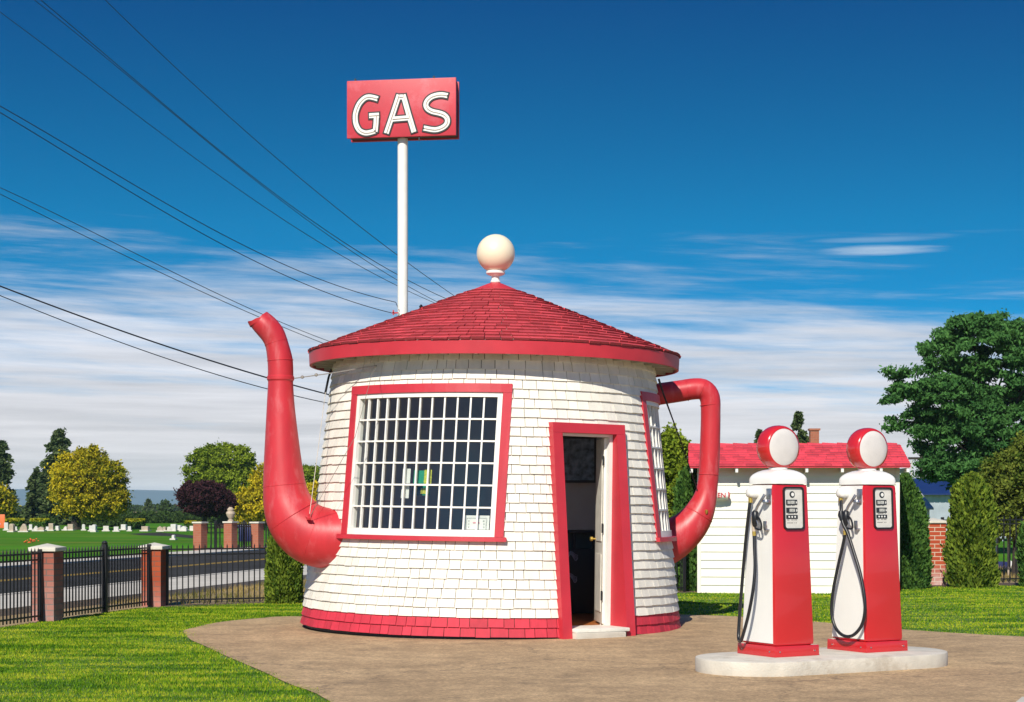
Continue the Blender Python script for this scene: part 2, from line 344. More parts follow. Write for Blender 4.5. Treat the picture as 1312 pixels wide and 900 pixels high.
# thin cirrus streaks low in the sky, thickening to a pale veil at the horizon
def noise(vx, vy, vz, sx, sy, sz, scale, detail, rough, dist=0.):
    c = N.new('ShaderNodeCombineXYZ')
    L.new(math_('MULTIPLY', vx, sx), c.inputs[0]); L.new(math_('MULTIPLY', vy, sy), c.inputs[1]); L.new(math_('MULTIPLY', vz, sz), c.inputs[2])
    n = N.new('ShaderNodeTexNoise'); n.inputs['Scale'].default_value = scale; n.inputs['Detail'].default_value = detail; n.inputs['Roughness'].default_value = rough; n.inputs['Distortion'].default_value = dist
    L.new(c.outputs[0], n.inputs['Vector']); return n.outputs[0]
Zt = math_('MULTIPLY_ADD', X, .035, Z)
na = noise(X, Y, Zt, 1.7, 1.7, 21, 2.3, 9, .60, .35)
nb = noise(X, Y, Zt, 6, 6, 95, 1.6, 7, .65, .2)
nc = noise(X, Y, Z, 2.2, 2.2, 7, 1.1, 3, .5)
st = math_('MULTIPLY_ADD', nb, .42, math_('MULTIPLY', na, .85))
thr = math_('ADD', mr_(Zt, .035, .185, .24, .84, False), math_('ADD', mr_(Zt, .14, .22, 0, .28), mr_(Zt, .08, .115, 0, .07)))
thr = math_('MULTIPLY_ADD', math_('SUBTRACT', nc, .5), .22, thr)
dif = math_('SUBTRACT', st, thr)
cm = mr_(dif, -.15, .30)
cm = math_('MULTIPLY', cm, .93)
cc = N.new('ShaderNodeMix'); cc.data_type = 'RGBA'
L.new(mr_(Z, .02, .13), cc.inputs[0]); cc.inputs[6].default_value = (6.9, 6.5, 6.4, 1); cc.inputs[7].default_value = (6.2, 6.5, 7.2, 1)
lo = noise(X, Y, Z, 3, 3, 70, 1.6, 6, .6)
cv = N.new('ShaderNodeVectorMath'); cv.operation = 'SCALE'; L.new(cc.outputs[2], cv.inputs[0]); L.new(mr_(lo, .32, .68, .80, 1.16, False), cv.inputs['Scale'])
mx = N.new('ShaderNodeMix'); mx.data_type = 'RGBA'; L.new(cm, mx.inputs[0]); L.new(SKD.outputs[0], mx.inputs[6]); L.new(cv.outputs[0], mx.inputs[7])
# one bright isolated streak high on the right
d1 = math_('SUBTRACT', X, .205); d2 = math_('SUBTRACT', Z, .1437)
el = math_('ADD', math_('POWER', math_('MULTIPLY', d1, 1/.036), 2), math_('POWER', math_('MULTIPLY', d2, 1/.0030), 2))
d3 = math_('SUBTRACT', Z, .150)
el2 = math_('ADD', math_('POWER', math_('MULTIPLY', d1, 1/.040), 2), math_('POWER', math_('MULTIPLY', d3, 1/.0022), 2))
smk = math_('ADD', mr_(math_('MULTIPLY_ADD', nb, 3.4, el), 3.0, 1.1, 0, .56), mr_(math_('MULTIPLY_ADD', na, 3.4, el2), 3.0, 1.1, 0, .30))
fy = mr_(Y, 0, .2); smk = math_('MULTIPLY', smk, fy, clamp=True)
mx2 = N.new('ShaderNodeMix'); mx2.data_type = 'RGBA'; L.new(smk, mx2.inputs[0]); L.new(mx.outputs[2], mx2.inputs[6]); mx2.inputs[7].default_value = (7, 7.6, 8.2, 1)
L.new(mx2.outputs[2], bg.inputs[0]); bg.inputs[1].default_value = .10

# ------------------------------------------------------------------ ground, road, lawns
NR = np.array([.978, -.21]); DR = np.array([.233, .972])        # road runs along DR
def strip(p0, a, b, t0=-70, t1=260):   # band along the road between sideways offsets a and b
    n = np.array([DR[1], -DR[0]]); return [tuple(p0+DR*t0+n*a), tuple(p0+DR*t0+n*b), tuple(p0+DR*t1+n*b), tuple(p0+DR*t1+n*a)]
sheet('ground', [(-9000, -3000), (9000, -3000), (9000, 9000), (-9000, 9000)], 0, M['drygrass'])
RP = np.array([-8.06, 27.0])           # near kerb line of the road
sheet('road', strip(RP, -7.4, 0), .006, M['asphalt'])
def slab(name, poly, z1, m):
    b = MB(); b.prism(poly, 0, z1); return tag(b.build(name, m, bevel=0), kind='structure')
slab('kerb', strip(RP, .0, .15)[::1], .11, M['walk'])
slab('sidewalk', strip(RP, .155, 2.0), .10, M['walk'])
slab('kerb', strip(RP, -7.55, -7.4), .045, M['walk'])
slab('sidewalk', strip(RP, -8.9, -7.555), .04, M['walk'])
for off, nm in ((-3.62, 0), (-3.84, 1)): sheet('road_line', strip(RP, off, off+.10), .011, M['lineyellow'])
n_ = np.array([DR[1], -DR[0]])
a = RP+n_*-8.9
sheet('cemetery_lawn', [tuple(a-DR*70), (-160, -40), (-200, 125), tuple(a+DR*260*.3+np.array([-3, 55])), tuple(a+DR*110)], .005, M['cemlawn'])
sheet('cemetery_drive', [tuple(G(*q)) for q in ((165, 684.5), (205, 682.5), (262, 688), (262, 691.5), (215, 687.5), (178, 686.2))], .011, M['asphalt'])
FA = np.array([-5.30, 25.60]); FD = np.array([1.0, .50])       # back fence line
LAWN = [(-11.9, -6), (-5.45, 24.95), (-4.9, 25.55), (6.5, 31.2), (8.5, 31.75), (20, 37), (20, -6)]
PAVE = [(-.35, 9), (-1.4, 13.1), (-1.85, 14.3), (-2.3, 15.57), (-2.8, 16.9), (-3.22, 18.1), (-3.55, 19.0), (-3.75, 19.76), (-3.9, 20.4), (-3.87, 21.0), (-3.70, 22.0),
        (-3.3, 22.7), (-2.84, 23.1), (0, 23.7), (2.31, 23.4), (3.5, 22.6), (4.05, 21.7), (4.7, 20.6), (5.79, 19.5), (7.5, 18.6), (12, 17.5), (20, 17), (20, -8), (2, -8)]
PAVE = [tuple(p[:2]) for p in sm([(x, y, 0) for x, y in PAVE[:-2]], 4)]+PAVE[-2:]
sheet('lawn_soil', LAWN, .005, M['soil'])
sheet('pavement', PAVE, .014, M['pavement'])
sheet('concrete_apron', [(3.80, 12.95), (3.95, 13.3), (12, 14.6), (12, 4), (2, 4)], .019, M['walk'])
sheet('planting_bed', [(-5.2, 25.3), (-4.9, 25.2), (3.3, 29.3), (3.3, 29.95), (-5.1, 25.75)], .010, M['mulch'])
sheet('planting_bed', [(6.6, 31.0), (8.3, 31.5), (16, 34.9), (16, 36.2), (6.6, 31.7)], .010, M['mulch'])
# grass blades
rng = np.random.default_rng(4)
def blades(n, x0, x1, y0, y1, hmin, hmax, w, poly, hole=None, seed=0):
    r = np.random.default_rng(seed)
    x = r.uniform(x0, x1, n); y = y0*(y1/y0)**r.uniform(0, 1, n)        # denser near the camera
    k = in_poly(x, y, poly)
    if hole is not None:
        jx = x+r.normal(0, .05, n)+.05*np.sin(y*5.3); jy = y+r.normal(0, .09, n)+.10*np.sin(x*4.1); k &= ~in_poly(jx, jy, hole)
    # only what the photograph could see, with a margin
    k &= np.abs(x) < y*.36+1
    x, y = x[k], y[k]; n = len(x)
    h = r.uniform(hmin, hmax, n)*(.75+.5*np.sin(x*1.7+y*.9)*np.sin(y*1.3-x*.6)*.5+.25*r.random(n)); a = r.uniform(0, 2*np.pi, n); l = r.uniform(.1, .8, n)*h; la = r.uniform(0, 2*np.pi, n)
    sc = w*(.6+.8*r.random(n))*(y/16)
    p = np.stack([x, y, np.full(n, .004)], 1); s = np.stack([np.cos(a), np.sin(a), 0*a], 1)*sc[:, None]
    tip = p+np.stack([np.cos(la)*l, np.sin(la)*l, h], 1)
    V = np.stack([p-s, p+s, tip], 1).reshape(-1, 3); Fc = np.arange(3*n).reshape(-1, 3)
    return V, Fc, np.repeat(r.random(n), 3)
V1 = blades(420000, -8, 1, 12.0, 26.5, .012, .029, .0045, LAWN, PAVE, 1)
o = link('lawn_grass', np_mesh('lawn_grass', *V1), M['grass']); tag(o, 'short sunlit green grass left of the tan paving', 'grass', kind='stuff')
V1 = blades(210000, 1.5, 13, 17.0, 34, .012, .029, .0052, LAWN, PAVE, 2)
o = link('lawn_grass', np_mesh('lawn_grass', *V1), M['grass']); tag(o, 'short sunlit green grass behind the fuel pumps and in front of the shed', 'grass', kind='stuff')
M['straw'] = foliage('straw', (.10, .12, .02), (.42, .31, .12), .2)
def tufts(n, polys, h0, h1, w, seed):
    r = np.random.default_rng(seed); Vs = []; T = []
    for q in polys:
        q = np.array(q); x = r.uniform(q[:, 0].min(), q[:, 0].max(), n); y = r.uniform(q[:, 1].min(), q[:, 1].max(), n); k = in_poly(x, y, [tuple(z) for z in q]); x = x[k]; y = y[k]; m = len(x)
        h = r.uniform(h0, h1, m); a = r.uniform(0, 6.28, m); s = np.stack([np.cos(a), np.sin(a), 0*a], 1)*w; p = np.stack([x, y, 0*x], 1)
        tip = p+np.stack([r.normal(0, .3, m)*h, r.normal(0, .3, m)*h, h], 1)
        Vs.append(np.stack([p-s, p+s, tip], 1).reshape(-1, 3)); T.append(np.repeat(np.clip(.55+.4*np.sin(x*2.1+y)+r.normal(0, .2, m), 0, 1), 3))
    V = np.concatenate(Vs); return V, np.arange(len(V)).reshape(-1, 3), np.concatenate(T)
o = link('dry_grass', np_mesh('dry_grass', *tufts(30000, [[(-6.3, 26.2), (-5.2, 25.8), (3, 30), (3, 42), (-3.2, 36), (-4.6, 33)], [(7, 33), (9, 33.2), (18, 37.5), (18, 44), (7, 44)]], .03, .12, .006, 5)), M['straw'])
tag(o, 'dry straw coloured grass and weeds beyond the iron fence', 'grass', kind='stuff')
# distant hill across the valley
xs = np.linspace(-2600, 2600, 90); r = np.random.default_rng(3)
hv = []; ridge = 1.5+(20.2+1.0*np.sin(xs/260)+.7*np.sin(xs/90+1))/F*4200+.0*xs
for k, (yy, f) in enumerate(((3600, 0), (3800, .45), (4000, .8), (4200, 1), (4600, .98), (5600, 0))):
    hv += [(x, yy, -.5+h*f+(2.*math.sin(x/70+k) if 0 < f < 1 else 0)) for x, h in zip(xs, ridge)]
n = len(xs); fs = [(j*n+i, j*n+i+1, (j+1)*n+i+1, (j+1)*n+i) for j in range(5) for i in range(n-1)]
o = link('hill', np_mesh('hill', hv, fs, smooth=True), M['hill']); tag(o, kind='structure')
# air
hz = MB().box(-3000, 3000, -400, 5700, -1, 48).build('haze', None); tag(hz, 'pale blue valley haze', 'haze', kind='stuff')
hm = bpy.data.materials.new('haze'); hm.use_nodes = True; N = hm.node_tree.nodes; N.remove(N['Principled BSDF'])
pv = N.new('ShaderNodeVolumePrincipled'); pv.inputs['Color'].default_value = (.55, .76, .95, 1); pv.inputs['Density'].default_value = .00017; pv.inputs['Anisotropy'].default_value = 0.
hm.node_tree.links.new(pv.outputs[0], N['Material Output'].inputs['Volume']); hz.data.materials.append(hm)

# ------------------------------------------------------------------ the teapot building
TC = np.array([-.262, 21.36, 0.]); TILT = R_(.75)
tp = empty('teapot_building', TC, 0, TILT)
tag(tp, 'round white shingled teapot shaped building with red conical roof, spout and handle', 'building')
TM = Matrix.Translation(Vector(TC)) @ Matrix.Rotation(TILT, 4, 'Y'); TI = TM.inverted()
def T(p): return TI @ Vector([float(c) for c in p])
def TP(px, py, d): return T(P(px, py, d))
R0, LEAN = 2.335, .111
def Rz(z): return R0-LEAN*z
WIN = [(R_(-23.5), 'main'), (R_(88.8), 'side')]
DPH = R_(31.9)
def cyl(r, ph, z): return (r*math.sin(ph), -r*math.cos(ph), z)
# shingle courses with the openings left out
ops = [(pc, .99, 1.14, 2.79) for pc, _ in WIN]+[(DPH, .445, -.1, 2.37)]
def shingles(b, i0, i1, z_off, rng, exposure=.107, butt=.0235, wmean=.155):
    for i in range(i0, i1):
        za = z_off+i*exposure; zb = za+exposure+.012; zm = za+exposure/2; r = Rz(zm)
        act = [(pc-s/r, pc+s/r) for pc, s, z0, z1 in ops if z0-.03 < zm < z1+.03]
        ph = rng.uniform(0, .1)-math.pi
        end = ph+2*math.pi
        while ph < end-.02:
            w = rng.uniform(.7, 1.35)*wmean/r; a = ph; e = min(ph+w, end); ph = e
            segs = [(a, e)]
            for lo, hi in act:
                for sh in (0, -2*math.pi, 2*math.pi):
                    l, h = lo+sh, hi+sh; new = []
                    for s0, s1 in segs:
                        if h <= s0 or l >= s1: new.append((s0, s1))
                        else:
                            if l > s0: new.append((s0, l))
                            if h < s1: new.append((h, s1))
                    segs = new
            t = rng.random(); dz = rng.uniform(-.0035, .0035); dr = rng.uniform(0, .005); dw = .0036/r
            for s0, s1 in segs:
                if s1-s0 < .012: continue
                s0 += dw; s1 -= dw; k = 1
                rb = Rz(za)+butt+dr; rt = Rz(zb)+.004
                p = [cyl(Rz(za)+.001, s0, za+dz), cyl(Rz(za)+.001, s1, za+dz), cyl(rb, s1, za+dz), cyl(rb, s0, za+dz),
                     cyl(Rz(zb)-.001, s0, zb), cyl(Rz(zb)-.001, s1, zb), cyl(rt, s1, zb), cyl(rt, s0, zb)]
                b.add(p, [(0, 1, 2, 3), (3, 2, 6, 7), (0, 3, 7, 4), (1, 5, 6, 2)], t)
rg = random.Random(7)
b = MB(); shingles(b, 2, 31, .04, rg); b.build('shingle_wall', M['shingle_white'], tp)
b = MB(); shingles(b, 0, 2, .04, rg); b.build('base_band', M['shingle_red'], tp)
def shell(b, off, holes, zs, flip=False):
    zs = sorted(set(zs))
    for z0, z1 in zip(zs[:-1], zs[1:]):
        zm = (z0+z1)/2; act = sorted([(pc, s) for pc, s, a, e in holes if a < zm < e])
        if not act: iv = [(lambda z: -math.pi, lambda z: math.pi)]
        else:
            iv = []
            for i, (pc, s) in enumerate(act):
                nx = act[(i+1) % len(act)]; wrap = 2*math.pi if i == len(act)-1 else 0
                iv.append(((lambda z, pc=pc, s=s: pc+s/Rz(z)), (lambda z, n=nx, w=wrap: n[0]-n[1]/Rz(z)+w)))
        for f0, f1 in iv:
            n = max(2, int(abs(f1(zm)-f0(zm))/.08))
            vs = []
            for z in (z0, z1):
                for j in range(n+1):
                    p = f0(z)+(f1(z)-f0(z))*j/n; vs.append(cyl(Rz(z)+off, p, z))
            b.add(vs, [(j, j+1, n+2+j, n+1+j) for j in range(n)])
hl = [(pc, 1.00, 1.13, 2.80) for pc, _ in WIN]+[(DPH, .455, .10, 2.38)]
hl2 = [(pc, .97, 1.15, 2.78) for pc, _ in WIN]+[(DPH, .42, .10, 2.36)]
zs = [.052, .10, 1.13, 1.15, 2.36, 2.38, 2.78, 2.80, 3.42]
b = MB(); shell(b, 0, hl, zs); b.build('wall_sheathing', M['felt'], tp, smooth=True)
b = MB(); shell(b, -.12, hl2, zs); b.build('inner_wall', M['inwall'], tp, smooth=True)
MB().lathe([(2.16, .10), (2.16, .125)], 48).build('wooden_floor', M['wood'], tp)
MB().lathe([(2.29, 0), (2.285, .06)], 48).build('foundation', M['black'], tp)  # ring coloured black to paint the shaded gap below the shingles
MB().lathe([(1.9, 3.16), (1.9, 3.18)], 48).build('ceiling', M['inwall'], tp)
# roof
EZ, ER, TZ, TR = 3.345, 2.30, 4.17, .27
def rr(t): return ER+(TR-ER)*t
def rz(t): return EZ+(TZ-EZ)*t
SL = math.hypot(ER-TR, TZ-EZ)
b = MB(); nrm = ((TZ-EZ)/SL, (ER-TR)/SL)
nc_ = 18
for i in range(nc_):
    t0 = i/nc_; t1 = min(1, t0+1.12/nc_); r = rr(t0); ph = rg.uniform(0, .1)+math.pi; e = ph+2*math.pi
    while ph < e-.01:
        w = rg.uniform(.75, 1.3)*.16/max(r, .5); s0, s1 = ph+.004/r, min(ph+w, e)-.004/r; ph += w
        th = .026+rg.uniform(-.004, .006); jt = rg.uniform(-.004, .004); tt = t0+jt; tint = rg.random()
        k = max(1, int((s1-s0)/.12))
        for q in range(k):
            a0 = s0+(s1-s0)*q/k; a1 = s0+(s1-s0)*(q+1)/k
            lo = [cyl(rr(tt), a0, rz(tt)), cyl(rr(tt), a1, rz(tt)), cyl(rr(tt)+nrm[0]*th, a1, rz(tt)+nrm[1]*th), cyl(rr(tt)+nrm[0]*th, a0, rz(tt)+nrm[1]*th)]
            hi = [cyl(rr(t1), a0, rz(t1)), cyl(rr(t1), a1, rz(t1)), cyl(rr(t1)+nrm[0]*.006, a1, rz(t1)+nrm[1]*.006), cyl(rr(t1)+nrm[0]*.006, a0, rz(t1)+nrm[1]*.006)]
            b.add(lo+hi, [(3, 2, 6, 7), (0, 3, 7, 4), (1, 5, 6, 2)], tint); b.add(lo, [(0, 1, 2, 3)], -.7)  # butt faces tinted dark, painting in the shadow lines between courses
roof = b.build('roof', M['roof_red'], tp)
MB().lathe([(ER-.02, EZ-.012), (TR-.02, TZ-.012)], 64, capb=False, capt=False).build('roof_deck', M['shadowboard'], roof, smooth=True)
fa = MB(); fa.lathe([(ER-.045, EZ-.155), (ER-.015, EZ-.155), (ER-.008, EZ-.006), (ER-.04, EZ-.006), (ER-.045, EZ-.155)], 96, capb=False, capt=False)
fa.build('fascia', M['trim_red'], roof, smooth=True)
MB().lathe([(1.9, EZ-.045), (ER-.04, EZ-.06)], 72, capb=False, capt=False).build('soffit', M['shadowboard'], roof, smooth=True)
for k in range(36):
    q = 2*math.pi*(k+.5)/36; d = np.array([math.sin(q), -math.cos(q)]); MB().bar((*(d*1.95), EZ-.105), (*(d*(ER-.05)), EZ-.105), .045, .08).build('rafter_end', M['shadowboard'], roof)
MB().lathe([(.36, TZ-.035), (.33, TZ-.012), (.10, TZ+.085), (.055, TZ+.10)], 32, capb=False).build('roof_cap', M['trim_red'], roof, smooth=True)
fz = CAMZ+323/F*21.36
fin = MB().lathe([(.238*math.sin(math.pi*k/24)+.0001, fz-.238*math.cos(math.pi*k/24)) for k in range(25)], 40).build('finial_ball', M['ball'], tp, smooth=True)
MB().lathe([(.055, TZ+.095), (.065, TZ+.11), (.05, TZ+.135), (.047, TZ+.18), (.10, TZ+.20), (.118, TZ+.215), (.118, TZ+.24), (.105, TZ+.25), (.10, TZ+.27)], 28).build('finial_collar', M['white'], tp, smooth=True)

# windows: curved sash of 12 x 6 panes following the leaning round wall
def cp(b, s0, s1, z0, z1, o0, o1):
    n = max(1, int((s1-s0)/.12)); vs = []
    for z in (z0, z1):
        for o in (o0, o1):
            for j in range(n+1):
                s = s0+(s1-s0)*j/n; vs.append(cyl(Rz(z)+o, s/Rz(z), z))
    m = n+1; f = []
    for j in range(n):
        f += [(j, j+1, m+j+1, m+j), (2*m+j, 3*m+j, 3*m+j+1, 2*m+j+1), (m+j, m+j+1, 3*m+j+1, 3*m+j), (j, 2*m+j, 2*m+j+1, j+1)]
    f += [(0, m, 3*m, 2*m), (n, 2*m+n, 3*m+n, m+n)]
    b.add(vs, f)
w = empty('window'); w.parent = tp
b = MB(); cp(b, -1.055, 1.055, 2.775, 2.875, -.01, .040); cp(b, -1.055, -.955, 1.15, 2.773, -.01, .037); cp(b, .955, 1.055, 1.15, 2.773, -.01, .037)
b.build('trim', M['trim_red'], w)
b = MB(); cp(b, -1.085, 1.085, 1.098, 1.148, -.01, .075); b.build('sill', M['trim_red'], w)
b = MB(); cp(b, -.954, .954, 1.15, 1.225, -.06, .022); cp(b, -.954, .954, 2.722, 2.774, -.06, .02); cp(b, -.954, -.900, 1.226, 2.721, -.06, .02); cp(b, .900, .954, 1.226, 2.721, -.06, .02)
b.build('frame', M['white'], w)
b = MB()
for k in range(1, 12): s = -.90+1.80*k/12; cp(b, s-.0095, s+.0095, 1.226, 2.721, -.024, .004)
for k in range(1, 6): z = 1.226+1.495*k/6; cp(b, -.899, .899, z-.0095, z+.0095, -.022, .007)
b.build('muntins', M['white'], w)
b = MB(); n = 24; vs = [cyl(Rz(z)-.022, (-.90+1.80*j/n)/Rz(z), z) for z in (1.226, 2.721) for j in range(n+1)]
b.add(vs, [(j, j+1, n+2+j, n+1+j) for j in range(n)]); b.build('glass_panes', M['glass'], w)
b = MB(); cp(b, -.969, -.955, 1.15, 2.78, -.16, -.062); cp(b, .955, .969, 1.15, 2.78, -.16, -.062); cp(b, -.955, .955, 1.152, 1.17, -.16, -.062); cp(b, -.955, .955, 2.76, 2.778, -.16, -.062)
b.build('reveal', M['white_old'], w)
w2 = copy_tree(w, tp); w.rotation_euler.z = WIN[0][0]; w2.rotation_euler.z = WIN[1][0]
# things stuck in the main window
def wpt(s, z, off=-.05): return cyl(Rz(z)+off, WIN[0][0]+s/Rz(z), z)
def pane_card(name, s0, s1, z0, z1, m, label, cat, off=-.055, group=None):
    b = MB(); q = [wpt(s0, z0, off), wpt(s1, z0, off), wpt(s1, z1, off), wpt(s0, z1, off)]; c = [Vector(v) for v in q]; nn = (c[1]-c[0]).cross(c[3]-c[0]).normalized()*.003
    b.hexa([c[0], c[1], c[1]-nn, c[0]-nn, c[3], c[2], c[2]-nn, c[3]-nn]); o = b.build(name, m)
    o.matrix_world = TM; tag(o, label, cat, group); return o
def spx(px, py):                       # window arc position of a pixel
    z = CAMZ-(py-648)/F*19.6
    for _ in range(8):
        best = min(((abs((656+F*(TC[0]+Rz(z)*math.sin(p))/(TC[1]-Rz(z)*math.cos(p)))-px), p) for p in np.linspace(-1, .3, 700)))
        z = CAMZ-(py-648)/F*(TC[1]-Rz(z)*math.cos(best[1]))
    z += .0131*0
    return (best[1]-WIN[0][0])*Rz(z), z
def card_px(name, x0, y0, x1, y1, m, label, cat, off=-.055, group=None):
    s0, za = spx(x0, y1); s1, zb = spx(x1, y0); return pane_card(name, s0, s1, za, zb, m, label, cat, off, group)
card_px('paper_notice', 509.5, 602, 520.5, 621, M['paper'], 'upper of two small white papers taped inside the large paned window', 'notice')
card_px('paper_notice', 508, 624, 519, 640, M['paper'], 'lower of two small white papers taped inside the large paned window', 'notice')
sg = empty('hanging_sign'); sg.matrix_world = TM; tag(sg, 'green and yellow sign hanging inside the large paned window', 'sign')
def part_px(name, x0, y0, x1, y1, m, off):
    o = card_px(name, x0, y0, x1, y1, m, None, None, off); o.matrix_world = Matrix.Identity(4); o.parent = sg; return o
part_px('green_panel', 522, 604, 546, 636, M['dark_g'] if 'dark_g' in M else M['green_p'], -.075)
part_px('yellow_panel', 537, 603, 548, 623, M['yellow_p'], -.068); part_px('yellow_panel', 533, 627, 544, 634, M['yellow_p'], -.068)
part_px('dark_band', 522, 622, 536, 636, M['darkglass'], -.068)
cf = empty('framed_certificate'); cf.matrix_world = TM; tag(cf, 'white framed certificate standing in the lower right corner of the large window', 'certificate')
def cfp(name, x0, y0, x1, y1, m, off):
    o = card_px(name, x0, y0, x1, y1, m, None, None, off); o.matrix_world = Matrix.Identity(4); o.parent = cf; return o
cfp('mount', 590.5, 661, 625, 679, M['paper'], -.060); cfp('inner_border', 593.5, 664, 622, 679, M['num'], -.056); cfp('sheet', 595, 665.5, 620.5, 679, M['white'], -.052)
cfp('heading', 603, 669.5, 612, 671, M['pink_t'], -.048)
for k, (a0, a1) in enumerate(((597, 598.6), (616.5, 618.5))):
    for q in range(3): cfp('scroll_mark', a0, 667+q*4, a1, 669+q*4, M['num'], -.048)

# door: vertical door frame set back in the leaning wall
dr = empty('entrance'); dr.parent = tp; dr.rotation_euler.z = DPH
def lean(b, x0, x1, z0, z1, oo, oi):
    b.hexa([(x0, -(Rz(z0)+oo), z0), (x1, -(Rz(z0)+oo), z0), (x1, -(Rz(z0)+oi), z0), (x0, -(Rz(z0)+oi), z0),
            (x0, -(Rz(z1)+oo), z1), (x1, -(Rz(z1)+oo), z1), (x1, -(Rz(z1)+oi), z1), (x0, -(Rz(z1)+oi), z1)])
b = MB(); lean(b, -.50, -.375, .015, 2.335, .045, -.07); lean(b, .375, .495, .015, 2.335, .045, -.07); lean(b, -.50, .495, 2.337, 2.45, .045, -.05)
b.build('trim', M['trim_red'], dr)
YD = 2.03
b = MB()
for sx in (-1, 1):
    x0, x1 = sorted((sx*.374, sx*.40)); z0, z1 = .10, 2.334
    b.hexa([(x0, -(Rz(z0)+.02), z0), (x1, -(Rz(z0)+.02), z0), (x1, -YD+.02, z0), (x0, -YD+.02, z0), (x0, -(Rz(z1)+.02), z1), (x1, -(Rz(z1)+.02), z1), (x1, -YD+.02, z1), (x0, -YD+.02, z1)])
b.build('jamb_reveal', M['trim_red'], dr)
b = MB(); b.box(-.374, -.332, -YD-.01, -YD+.09, .10, 2.335); b.box(.332, .374, -YD-.01, -YD+.09, .10, 2.335); b.box(-.331, .331, -YD-.01, -YD+.09, 2.305, 2.335)
b.box(-.43, -.375, -YD+.03, -YD+.2, .10, 2.4); b.box(.375, .43, -YD+.03, -YD+.2, .10, 2.4)
b.build('door_frame', M['white'], dr)
b = MB(); b.box(-.372, .372, -2.43, -1.93, .095, .135); b.build('threshold', M['white_old'], dr, bevel=.008)
b = MB(); b.box(-.372, .30, -2.46, -2.20, .0, .093); b.build('step', M['concrete'], dr, bevel=.012)
HX, HY = .325, -YD+.055
leaf = empty('door'); leaf.parent = dr; leaf.location = (HX, HY, 0); leaf.rotation_euler.z = R_(-116.5)
b = MB(); b.box(-.645, -.005, -.02, .02, .15, 2.295); b.build('door_leaf', M['white_old'], leaf, bevel=.003)
for z0, z1 in ((.28, .95), (1.1, 2.12)):
    MB().box(-.54, -.11, .021, .027, z0, z1).build('door_panel', M['white_old'], leaf); MB().box(-.54, -.11, -.027, -.021, z0, z1).build('door_panel', M['white_old'], leaf)
for z in (.42, 1.2, 1.98): b = MB(); b.box(-.012, .022, -.032, -.021, z, z+.11); b.tube([(.012, -.03, z), (.012, -.03, z+.11)], .012, 8); b.build('hinge', M['black'], leaf)
for sy in (-1, 1): b = MB(); b.tube([(-.59, sy*.02, 1.12), (-.59, sy*.05, 1.12), (-.59, sy*.058, 1.12), (-.59, sy*.085, 1.12), (-.59, sy*.092, 1.12)], [.012, .012, .028, .028, .012], 12); b.build('door_knob', M['brass'], leaf, smooth=True)

# spout
D = 20.3
ctr = [(332.5, 410, 14.2), (337, 414.5, 15), (342.5, 420, 15.5), (349.5, 429, 15.4), (354.5, 441, 14.8), (358.5, 459.5, 16), (359.5, 473, 16.2), (359.5, 488, 16.3), (359.5, 490.5, 16.0), (359.7, 520, 17.8), (361, 560, 21.2), (362.8, 600, 25), (365.5, 630, 28.5),
       (371, 652, 33), (381, 670, 36.5), (395, 682.5, 38.5), (410, 688.5, 39), (428, 690, 38.5), (450, 690, 38)]
def tube_px(b, ctr, D, n=28, k=4):
    pts = sm([(a, c, e) for a, c, e in ctr], k); pp = [TP(p[0], p[1], D) for p in pts]; ra = [float(p[2])*D/F for p in pts]
    b.tube(pp, ra, n)
b = MB(); tube_px(b, ctr, D, 36, 5); sp_ = b.build('spout', M['spout_red'], tp, smooth=True, ang=60)
# torn funnel lip, clamp band and sheet metal seams
b = MB(); c = TP(332.5, 410.5, D); ax = (TP(328, 400, D)-TP(332.5, 410, D)).normalized(); u = ax.cross(Vector((0, 1, 0))).normalized(); v = ax.cross(u); n = 28; vs = []
for k, (o_, rr_) in enumerate(((-.03, .134), (.014, .137), (.012, .118), (-.05, .11))):
    for j in range(n):
        q = 2*math.pi*j/n; e = o_+(.014*math.sin(2*q+.5)+.008*math.sin(5*q) if k in (1, 2) else 0); vs.append(c+ax*e+(u*math.cos(q)+v*math.sin(q))*rr_)
b.add(vs, [(k*n+j, k*n+(j+1) % n, (k+1)*n+(j+1) % n, (k+1)*n+j) for k in range(3) for j in range(n)]); b.build('lip', M['spout_red'], sp_, smooth=True)
def ring_px(b, x, y, r, D, dirx, diry, w=.012, g=.006):
    c = TP(x, y, D); d = (TP(x+dirx, y+diry, D)-c).normalized(); rr_ = r*D/F
    b.tube([c-d*w, c-d*w*.5, c+d*w*.5, c+d*w], [rr_-.002, rr_+g, rr_+g, rr_-.002], 32)
b = MB(); ring_px(b, 359.5, 485, 16.3, D, 0, 1, .034, .010); b.build('clamp_band', M['spout_red'], sp_, smooth=True)
for a in ((353.8, 439, 14.7, D, 6, 20, .006, .004), (359, 462, 16.0, D, 1, 20, .009, .007), (364.5, 622, 27.5, D, 2, 20, .004, .003), (376, 662, 35.2, D, 9, 14, .005, .004), (402, 686, 38.8, D, 14, 5, .005, .004)):
    b = MB(); ring_px(b, *a); b.build('seam', M['spout_red'], sp_, smooth=True)
